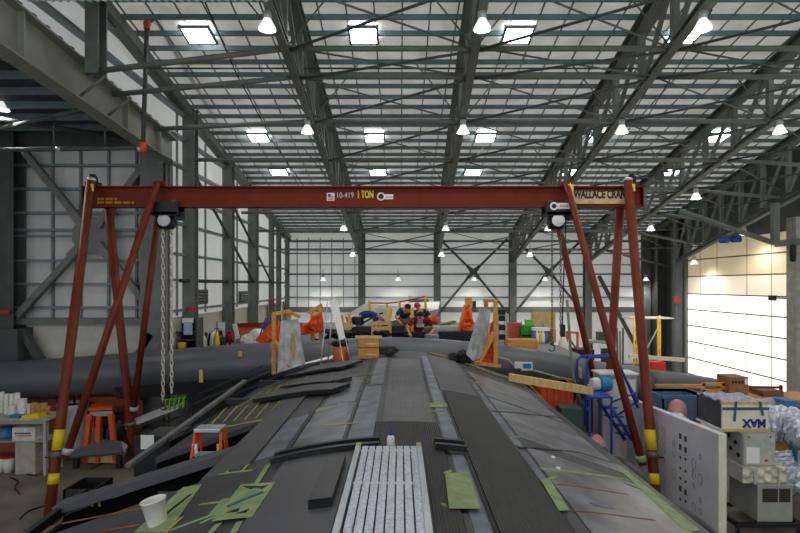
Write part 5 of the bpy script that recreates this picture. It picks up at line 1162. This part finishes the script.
ln = thing('blue_lattice', 'blue folding lattice leaning beside the first pine stand', 'lattice', at(268, 340, 16))
for k in range(5):
    MB().bar(at(259+k*2.8, 338, 15.6), at(266+k*2.4, 318, 15.6), .035).build('slat', BLUE, ln); MB().bar(at(260+k*3, 325+k*2, 15.65), at(272+k*.8, 333+k, 15.65), .05).build('slat', (BLUE, PAPER)[k % 2], ln)
MB().box(at(259, 0, 15.6).x, at(274, 0, 15.6).x, 15.55, 15.7, PZ, at(0, 337, 15.6).z).build('lattice_foot', BLK, ln)
# more supplies along the windowed wall
for k, (px, w, h, m, lab) in enumerate(((201, .28, .5, BLK, 'black tool box nearest the tool rack on the platform'.replace('nearest', 'next to')), (207, .2, .35, TAN, 'tan canister box in front of the marker board row'), (213, .35, .3, DARKST, 'dark grey tool box before the white marker board'), (218, .2, .2, YEL, 'low yellow tool box before the white marker board'))):
    c = at(px, 340, 17.4); c.x = max(c.x, -6.0+.05*k); t = thing('tool_box', lab, 'tool box', (c.x, 17.4, PZ))
    MB().box(c.x-w/2, c.x+w/2, 17.3, 17.6, PZ, PZ+h).build('box_body', m, t, .015); MB().tube([(c.x-w*.3, 17.45, PZ+h), (c.x-w*.25, 17.45, PZ+h+.07), (c.x+w*.25, 17.45, PZ+h+.07), (c.x+w*.3, 17.45, PZ+h)], .015, 8).build('handle', BLK, t)
# right background
cg = thing('green_welder', 'bright green welding machine on a stand near the tan board', 'welder', at(528, 340, 19))
a, b = at(523, 336, 19), at(535, 325.5, 19)
MB().box(a.x, b.x, 19, 19.6, PZ, b.z).build('machine_body', GREEN, cg, .03); MB().box(a.x+.15, a.x+.4, 19.1, 19.4, b.z, b.z+.2).build('filter_head', mat('lime_plastic', (90, 200, 60), .5), cg); MB().box(a.x-.05, b.x+.05, 18.98, 19, a.z-.02, a.z+.05).build('dark_band', BLK, cg)
tn = thing('tan_board', 'large plain tan board standing upright behind the work counter', 'board', at(544, 340, 20.4))
a, b = at(533.5, 328, 20.4), at(554, 312, 20.4)
MB().box(a.x, b.x, 20.4, 20.45, a.z-.3, b.z).build('board_sheet', mat('tan_sheet', (214, 184, 122), .7), tn); MB().box(a.x-.08, a.x, 20.38, 20.48, PZ, b.z).build('board_post', WOOD2, tn); MB().box(b.x, b.x+.05, 20.38, 20.48, PZ, b.z).build('board_post', WOOD2, tn)
wc2 = thing('work_counter', 'brown work counter with a white tray and blue bottles', 'counter', at(545, 345, 18.5))
a, b = at(534, 345, 18.5), at(556, 331, 18.5)
MB().box(a.x, b.x-.1, 18.6, 19.2, PZ, b.z).build('counter_body', mat('brown_cabinet', (140, 96, 74), .6), wc2); MB().box(b.x-.12, b.x, 18.5, 19.2, PZ, b.z+.05).build('counter_end', WOOD, wc2)
MB().box(a.x, a.x+.55, 18.5, 18.9, b.z, b.z+.1).build('white_tray', PAPER, wc2)
for k, (px, m) in enumerate(((534, BLUEP), (537, PAPER), (540, YEL), (543, PAPER), (546, BLUEP))):
    c = at(px, 342, 18.3); one(MB().lathe((c.x, 18.3, PZ), [(.07, 0), (.08, .1), (.07, .3), (.03, .38), (.03, .42)], 10), 'spray_bottle', m, ('blue bottle at the welder end of the counter front', 'white bottle next to the first blue bottle', 'yellow bottle in the middle of the counter front', 'white bottle next to the yellow bottle', 'blue bottle at the far end of the counter front')[k], 'bottle', 'bottles in front of the counter')
c = at(543, 328, 18.9); one(MB().lathe((c.x, 18.9, b.z), [(.06, 0), (.07, .15), (.03, .25), (.02, .3)], 10), 'spray_bottle', mat('pale_blue_plastic', (100, 150, 190), .5), 'pale blue trigger bottle standing on the counter top', 'bottle')
pk2 = thing('pink_gas_cage', 'pinkish mesh cage before the braced column', 'cage', at(514, 340, 19.5))
a, b = at(509, 340, 19.5), at(521, 323, 19.5)
MB().box(a.x, b.x, 19.5, 19.9, PZ, b.z).build('cage_cover', mat('salmon_mesh', (196, 110, 92), .7, var=.2, scale=10), pk2)
for k in range(4): MB().box(a.x+k*(b.x-a.x)/3-.02, a.x+k*(b.x-a.x)/3+.02, 19.46, 19.5, PZ, b.z+.05).build('cage_bar', ORG, pk2)
rk = thing('wire_rack', 'grey wire rack with dark boxes behind the braced pine stand', 'rack', at(503, 340, 17))
a, b = at(498, 345, 17), at(507, 315, 17)
for x in (a.x, b.x): MB().box(x-.02, x+.02, 17, 17.04, PZ, b.z).box(x-.02, x+.02, 17.4, 17.44, PZ, b.z).build('rack_post', GREYM, rk)
for z in (PZ+.25, PZ+.55, PZ+.85, PZ+1.05): MB().box(a.x, b.x, 17, 17.44, z-.02, z).build('shelf', GREYM, rk); MB().box(a.x+.03, b.x-.04, 17.05, 17.4, z, z+.16).build('dark_box', BLK, rk)
carton('pine_block', 508, 538, 340, 347, 16.2, .5, WOOD, 'low orange-brown timber block lying behind the spar', 'block', z0=PZ)
sc = thing('yellow_scaffold', 'yellow rolling scaffold tower standing before the slim end post', 'scaffold', (11.8, 24.5, 0))
xs = (at(634, 0, 24).x, at(638.5, 0, 25).x, at(658, 0, 24).x, at(662, 0, 25).x); zs_ = HC-34*24/F
for x, y in ((xs[0], 24), (xs[1], 25.2), (xs[2], 24), (xs[3], 25.2)): MB().tube([(x, y, .12), (x, y, zs_+.1)], .045, 8).build('upright', YELP, sc); MB().lathe((x-.03, y, .06), [(.06, 0), (.06, .06)], 10, 'X').build('caster', BLK, sc)
MB().box(xs[0]-.05, xs[3]+.05, 24, 25.2, zs_, zs_+.05).build('top_deck', WHITE, sc)
for z in (.6, 1.6, 2.4):
    MB().tube([(xs[2], 24, z), (xs[3], 25.2, z)], .03, 6).build('rung', YELP, sc); MB().tube([(xs[0], 24, z), (xs[1], 25.2, z)], .03, 6).build('rung', YELP, sc)
MB().tube([(xs[0], 24, .5), (xs[2], 24, 2.6)], .03, 6).build('diagonal', GREYM, sc); MB().tube([(xs[2], 24, .5), (xs[0], 24, 2.6)], .03, 6).build('diagonal', GREYM, sc)
c = at(659, 367, 22); one(MB().box(c.x-.35, c.x+.3, 22, 22.5, 0, c.z+.2), 'red_bin', REDP, 'red bin on the floor before the yellow scaffold', 'bin', bevel=.03)
one(MB().bar(at(629, 356, 20), at(684, 360, 20), .12, .14), 'beige_rail', CREAMB, 'long beige rail running level before the scaffold foot', 'rail', kind='thing')
gb = thing('grey_workbench', 'grey workbench with pale vice behind the crossing gantry legs', 'bench', at(603, 356, 19))
a, b = at(591, 350, 19), at(610, 341, 19)
MB().box(a.x, b.x, 19, 19.7, b.z-.08, b.z).build('bench_top', GREYM, gb); MB().box(a.x+.3, b.x, 18.95, 19.0, b.z-.25, b.z-.1).build('drawer_front', PAPER, gb)
for x in (a.x+.05, b.x-.05): MB().box(x-.04, x+.04, 19.05, 19.65, 0, b.z-.08).build('leg', DARKST, gb)
MB().bar(at(598, 330, 19.3), at(605, 339, 19.3), .12).build('vice_arm', LAMPB, gb); MB().box(a.x+.35, a.x+.6, 19.2, 19.5, b.z, b.z+.3).build('vice_body', DARKST, gb)
ow = thing('orange_workbench', 'orange framed workbench between the hanging chain and gantry leg', 'bench', at(573, 350, 18.4))
for px in (567, 577.5): 
    e = at(px, 332, 18.4); MB().bar(e, (e.x, e.y, 0), .07).build('leg', ORG, ow)
MB().bar(at(566, 332, 18.4), at(578, 333, 18.4), .07).build('top_rail', ORG, ow); MB().bar(at(567, 335, 18.4), at(577, 350, 18.4), .05).build('diagonal', DARKST, ow)
c = at(563, 343, 18); one(MB().lathe((c.x, 18, 0), [(.16, 0), (.18, .3), (.16, c.z), (.08, c.z+.2), (.04, c.z+.28)], 14), 'gas_bottle', WHITE, 'pale gas bottle standing under the hanging grey chain', 'gas bottle')
one(MB().box(at(576, 0, 16.5).x, at(592, 0, 16.5).x, 16.3, 16.9, 0, at(0, 349, 16.5).z), 'dark_crate', BLK, 'dark crate behind the spar between gantry legs', 'crate')
for k in range(4):
    p = at(616+k*2.2, 348, 19.5); q_ = at(614+k*3, 331-k % 2*3, 19.6); one(MB().bar(V((p.x, p.y, 0)), q_, .05), 'leaning_rod', (TAN, DARKST, TAN, DARKST)[k], ('first tan rod leaning behind the right gantry legs', 'first dark rod leaning beside the tan rods', 'second tan rod leaning behind the gantry legs', 'second dark rod leaning beside the tan rods')[k].replace('right ', ''), 'rod')
# ================================================================== PEOPLE
def skinmesh(name, J, E_, R, m, parent, root, lvl=2, extra=None):
    me = bpy.data.meshes.new(name); me.from_pydata([J[k]-LOC[parent.name] for k in J], [], [])
    idx = {k: i for i, k in enumerate(J)}
    me.edges.add(len(E_))
    for i, (a, b) in enumerate(E_): me.edges[i].vertices = (idx[a], idx[b])
    me.update()
    o = bpy.data.objects.new(name, me); C.objects.link(o); o.parent = parent
    o.modifiers.new('skin', 'SKIN').use_smooth_shade = True
    if not me.skin_vertices: bpy.context.view_layer.objects.active = o
    for i, k in enumerate(J):
        r = R[k]; me.skin_vertices[0].data[i].radius = r if isinstance(r, tuple) else (r, r); me.skin_vertices[0].data[i].use_root = (k == root)
    s = o.modifiers.new('sub', 'SUBSURF'); s.levels = lvl; s.render_levels = lvl
    dg = bpy.context.evaluated_depsgraph_get(); dg.update()
    em = bpy.data.meshes.new_from_object(o.evaluated_get(dg)); bpy.data.objects.remove(o)
    vs = [v.co.copy()+LOC[parent.name] for v in em.vertices]; fs = [tuple(p.vertices) for p in em.polygons]
    mb = MB(); mb.add(vs, fs, True)
    if extra: extra(mb)
    return mb.build(name, m, parent)
def person(label, J, shirt, trousers, face, hair=HAIR, cap=None, sleeve=True):
    """J: joint points; face: direction the face looks."""
    J = {k: V(v) for k, v in J.items()}
    root = thing('person', label, 'person', (J['pelvis'].x, J['pelvis'].y, PZ))
    fd = V(face).normalized(); hd = J['head']
    E_ = [('pelvis', 'waist'), ('waist', 'chest'), ('chest', 'neck'), ('neck', 'head'), ('head', 'crown')]
    R = dict(pelvis=(.15, .11), waist=(.14, .1), chest=(.17, .11), neck=.055, head=(.085, .1), crown=.06)
    for s in 'lr':
        E_ += [('chest', 'sh'+s), ('sh'+s, 'el'+s), ('el'+s, 'wr'+s), ('wr'+s, 'pa'+s), ('pelvis', 'hip'+s), ('hip'+s, 'kn'+s), ('kn'+s, 'an'+s), ('an'+s, 'to'+s)]
        R.update({'sh'+s: .062, 'el'+s: .045, 'wr'+s: .03, 'pa'+s: (.042, .02), 'hip'+s: .095, 'kn'+s: .062, 'an'+s: .042, 'to'+s: .04})
        J['pa'+s] = J['wr'+s]+(J['wr'+s]-J['el'+s]).normalized()*.08
        J['to'+s] = J.get('to'+s) or J['an'+s]+V((fd.x, fd.y, 0)).normalized()*.14-V((0, 0, .03))
    J['crown'] = hd+(hd-J['neck']).normalized()*.09
    up = (J['crown']-hd).normalized(); sd = fd.cross(up).normalized()
    def extra(mb):
        mb.sph(hd+fd*.105+up*.005, .017, .02, .024, 8, 6)                       # nose
        for k in (-1, 1): mb.sph(hd+sd*k*.095+up*.0, .016, .02, .03, 8, 6)       # ears
        mb.tube([hd+fd*.095-up*.055-sd*.025, hd+fd*.1-up*.056, hd+fd*.095-up*.055+sd*.025], .007, 6)  # lips
        for s in 'lr':
            d = (J['wr'+s]-J['el'+s]).normalized(); w = d.cross(V((0, 0, 1))); w = w.normalized() if w.length > .1 else V((1, 0, 0)); n = w.cross(d)
            for k, ln_ in enumerate((.07, .08, .075, .06)):
                a = J['pa'+s]+w*(k-1.5)*.021; mb.tube([a-d*.02, a+d*ln_*.5, a+d*ln_-n*.02], [.01, .009, .007], 6)
            a = J['pa'+s]-d*.05+w*.035; mb.tube([a-w*.015, a+w*.025+d*.025, a+w*.03+d*.055-n*.01], [.012, .01, .008], 6)
    skinmesh('body', J, E_, R, SKIN, root, 'pelvis', 2, extra)
    def grow(keys, add): return {k: (tuple(x+add for x in R[k]) if isinstance(R[k], tuple) else R[k]+add) for k in keys}
    Js = {k: J[k] for k in ('pelvis', 'waist', 'chest')}; Es = [('pelvis', 'waist'), ('waist', 'chest')]
    Js['neck'] = J['chest'].lerp(J['neck'], .75); R2 = grow(('pelvis', 'waist', 'chest'), .022); R2['neck'] = .075; Es.append(('chest', 'neck'))
    for s in 'lr':
        Js['sh'+s] = J['sh'+s]; Js['sl'+s] = J['sh'+s].lerp(J['el'+s], .75); R2['sh'+s] = .08; R2['sl'+s] = .068; Es += [('chest', 'sh'+s), ('sh'+s, 'sl'+s)]
    skinmesh('shirt', Js, Es, R2, shirt, root, 'pelvis')
    Jt = {'pelvis': J['pelvis']}; Et = []; R3 = grow(('pelvis',), .025)
    for s in 'lr':
        for k in ('hip', 'kn'): Jt[k+s] = J[k+s]; R3[k+s] = R[k+s]+.018
        Jt['cuff'+s] = J['kn'+s].lerp(J['an'+s], .9); R3['cuff'+s] = .06; Et += [('pelvis', 'hip'+s), ('hip'+s, 'kn'+s), ('kn'+s, 'cuff'+s)]
    skinmesh('trousers', Jt, Et, R3, trousers, root, 'pelvis')
    for s in 'lr':
        a = J['an'+s]; MB().tube([a-V((fd.x, fd.y, 0))*.06+V((0, 0, -.02)), a+(J['to'+s]-a)*.6, J['to'+s]+(J['to'+s]-a)*.3], [.05, .055, .04], 10).build('shoe', BLK, root)
    hb = MB()
    n, m_ = 14, 8; c = hd+up*.03-fd*.018; vs = []; fs = []
    for i in range(m_+1):
        a = i/m_*PI*.56
        for k in range(n):
            t = 2*PI*k/n; bk = 1+.25*max(0, math.cos(t+PI))*math.sin(a)
            vs.append(c+(up*math.cos(a*bk)*.125+(fd*math.cos(t)*.118+sd*math.sin(t)*.105)*math.sin(a)))
    for i in range(m_):
        for k in range(n): fs.append((i*n+k, i*n+(k+1) % n, (i+1)*n+(k+1) % n, (i+1)*n+k))
    hb.add(vs, fs, True).build('hair' if not cap else 'cap', cap or hair, root)
    if cap: MB().poly([c+fd*.1-sd*.07, c+fd*.1+sd*.07, c+fd*.19+sd*.05, c+fd*.19-sd*.05], up*.012).build('cap_peak', cap, root)
    for k in (-1, 1): MB().sph(hd+fd*.092+sd*k*.033+up*.022, .012, .008, .01, 8, 6).build('eye', BLK, root)
    return root
def loc(px, py, Y): return at(px, py, Y)
# man in maroon, kneeling behind the spar and leaning forward over it
Y = 15.05
h = loc(420.5, 314.5, 14.85); x0 = h.x
person('man in a maroon t-shirt with a grey print kneeling and leaning on the spar', dict(pelvis=(x0-.05, Y+.35, PZ+.62), waist=(x0-.03, Y+.26, PZ+.75), chest=(x0-.0, Y+.05, PZ+1.0), neck=(x0, Y-.08, PZ+1.11), head=(h.x, h.y-.05, h.z),
    shl=(x0-.21, Y+.02, PZ+1.0), shr=(x0+.22, Y+.02, PZ+1.0), ell=(x0-.36, Y-.05, PZ+.76), elr=(x0+.4, Y-.08, PZ+.78), wrl=(x0-.3, Y-.3, PZ+.66), wrr=(x0+.28, Y-.34, PZ+.68),
    hipl=(x0-.15, Y+.35, PZ+.56), hipr=(x0+.08, Y+.35, PZ+.56), knl=(x0-.2, Y+.22, PZ+.09), knr=(x0+.12, Y+.22, PZ+.09), anl=(x0-.2, Y+.62, PZ+.07), anr=(x0+.12, Y+.62, PZ+.07)), MAROON, JEAN, (0, -1, -.55))
p_ = bpy.data.objects['person']
MB().grid(lambda u, v: V((x0-.11+.22*u, Y-.145+.02*abs(u-.5)+.1*v*0-.0+.13*v, PZ+.82+.12*v)), 4, 4, V((0, .01, 0))).build('shirt_print', GREYM, p_)
# man in navy bending over
Y = 16.4; hx = loc(362, 316, Y)
person('man in a navy shirt bending forward beside the yellow posts', dict(pelvis=(hx.x-.1, Y, PZ+.98), waist=(hx.x+.05, Y, PZ+1.1), chest=(hx.x+.36, Y, PZ+1.12), neck=(hx.x+.5, Y-.02, PZ+1.06), head=(hx.x+.62, Y-.05, PZ+.96),
    shl=(hx.x+.38, Y-.2, PZ+1.08), shr=(hx.x+.38, Y+.2, PZ+1.08), ell=(hx.x+.44, Y-.24, PZ+.8), elr=(hx.x+.5, Y+.22, PZ+.82), wrl=(hx.x+.5, Y-.2, PZ+.55), wrr=(hx.x+.62, Y+.15, PZ+.6),
    hipl=(hx.x-.12, Y-.11, PZ+.92), hipr=(hx.x-.12, Y+.11, PZ+.92), knl=(hx.x+.0, Y-.13, PZ+.5), knr=(hx.x-.05, Y+.14, PZ+.5), anl=(hx.x-.12, Y-.13, PZ+.08), anr=(hx.x-.16, Y+.15, PZ+.08)), NAVY, JEAN, (.5, -.2, -.8))
# dark-haired man stooping
Y = 17.3; hx = loc(407, 313, Y)
person('dark-haired man in blue stooping with arms down behind the yellow post', dict(pelvis=(hx.x-.1, Y+.25, PZ+.9), waist=(hx.x-.08, Y+.15, PZ+1.02), chest=(hx.x-.03, Y-.05, PZ+1.2), neck=(hx.x, Y-.17, PZ+1.25), head=(hx.x+.02, Y-.27, PZ+1.3),
    shl=(hx.x-.23, Y-.05, PZ+1.18), shr=(hx.x+.18, Y-.08, PZ+1.18), ell=(hx.x-.38, Y-.12, PZ+.96), elr=(hx.x+.2, Y-.2, PZ+.9), wrl=(hx.x-.22, Y-.28, PZ+.8), wrr=(hx.x+.05, Y-.35, PZ+.76),
    hipl=(hx.x-.2, Y+.25, PZ+.84), hipr=(hx.x+.02, Y+.25, PZ+.84), knl=(hx.x-.2, Y+.15, PZ+.46), knr=(hx.x+.02, Y+.15, PZ+.46), anl=(hx.x-.2, Y+.25, PZ+.07), anr=(hx.x+.02, Y+.25, PZ+.07)), NAVY, TAN, (0, -.8, -.6))
# man with a red cap
Y = 17.9; hx = loc(418, 312, Y)
person('man with a red cap and black shirt crouching beside the orange bag', dict(pelvis=(hx.x+.25, Y+.2, PZ+.72), waist=(hx.x+.2, Y+.12, PZ+.86), chest=(hx.x+.08, Y-.02, PZ+1.1), neck=(hx.x+.02, Y-.1, PZ+1.2), head=(hx.x-.02, Y-.16, PZ+1.29),
    shl=(hx.x-.12, Y-.06, PZ+1.1), shr=(hx.x+.3, Y-.02, PZ+1.1), ell=(hx.x-.15, Y-.2, PZ+.85), elr=(hx.x+.4, Y-.2, PZ+.9), wrl=(hx.x-.02, Y-.38, PZ+.75), wrr=(hx.x+.22, Y-.4, PZ+.8),
    hipl=(hx.x+.14, Y+.2, PZ+.66), hipr=(hx.x+.36, Y+.2, PZ+.66), knl=(hx.x+.05, Y-.16, PZ+.52), knr=(hx.x+.42, Y-.16, PZ+.52), anl=(hx.x+.08, Y+.12, PZ+.08), anr=(hx.x+.4, Y+.12, PZ+.08)), BLACKC, JEAN, (-.3, -.9, -.35), cap=REDP)
# ================================================================== LIGHT, SKY, CAMERA
w = bpy.data.worlds.new('World'); bpy.context.scene.world = w; w.use_nodes = True
n = w.node_tree.nodes; bg = n['Background']; sk = n.new('ShaderNodeTexSky'); sk.sky_type = 'HOSEK_WILKIE'; sk.turbidity = 6; sk.ground_albedo = .5; sk.sun_direction = (.3, .5, .8)
mx_ = n.new('ShaderNodeMixRGB'); mx_.inputs[0].default_value = .75; mx_.inputs[2].default_value = (.9, .95, 1, 1)
w.node_tree.links.new(sk.outputs[0], mx_.inputs[1]); w.node_tree.links.new(mx_.outputs[0], bg.inputs[0]); bg.inputs[1].default_value = 1.3
for p, zt_l, lab in lamps:   # the lamps' own downward light
    ld = bpy.data.lights.new('lamp_light', 'SPOT'); ld.energy = 90 if zt_l < 0 or 'door' not in lab or 'front of' in lab else 120; ld.spot_size = 2.6; ld.spot_blend = .6; ld.shadow_soft_size = .1; ld.color = (1, .97, .92)
    lo = bpy.data.objects.new('lamp_light', ld); C.objects.link(lo); lo.location = p-V((0, 0, .13))
cam = bpy.data.cameras.new('camera'); co = bpy.data.objects.new('camera', cam); C.objects.link(co)
co.location = (0, 0, HC); co.rotation_euler = (PI/2, 0, 0)
cam.sensor_width = 36; cam.lens = F/800*36; cam.shift_y = 18.5/800; cam.clip_start = .05; cam.clip_end = 200
s_ = bpy.context.scene; s_.camera = co
s_.view_settings.view_transform = 'Standard'; s_.view_settings.look = 'None'; s_.view_settings.gamma = 1; s_.view_settings.use_curve_mapping = False
s_.view_settings.exposure = 0.2
s_.cycles.use_denoising = True; s_.cycles.max_bounces = 8; s_.cycles.diffuse_bounces = 5
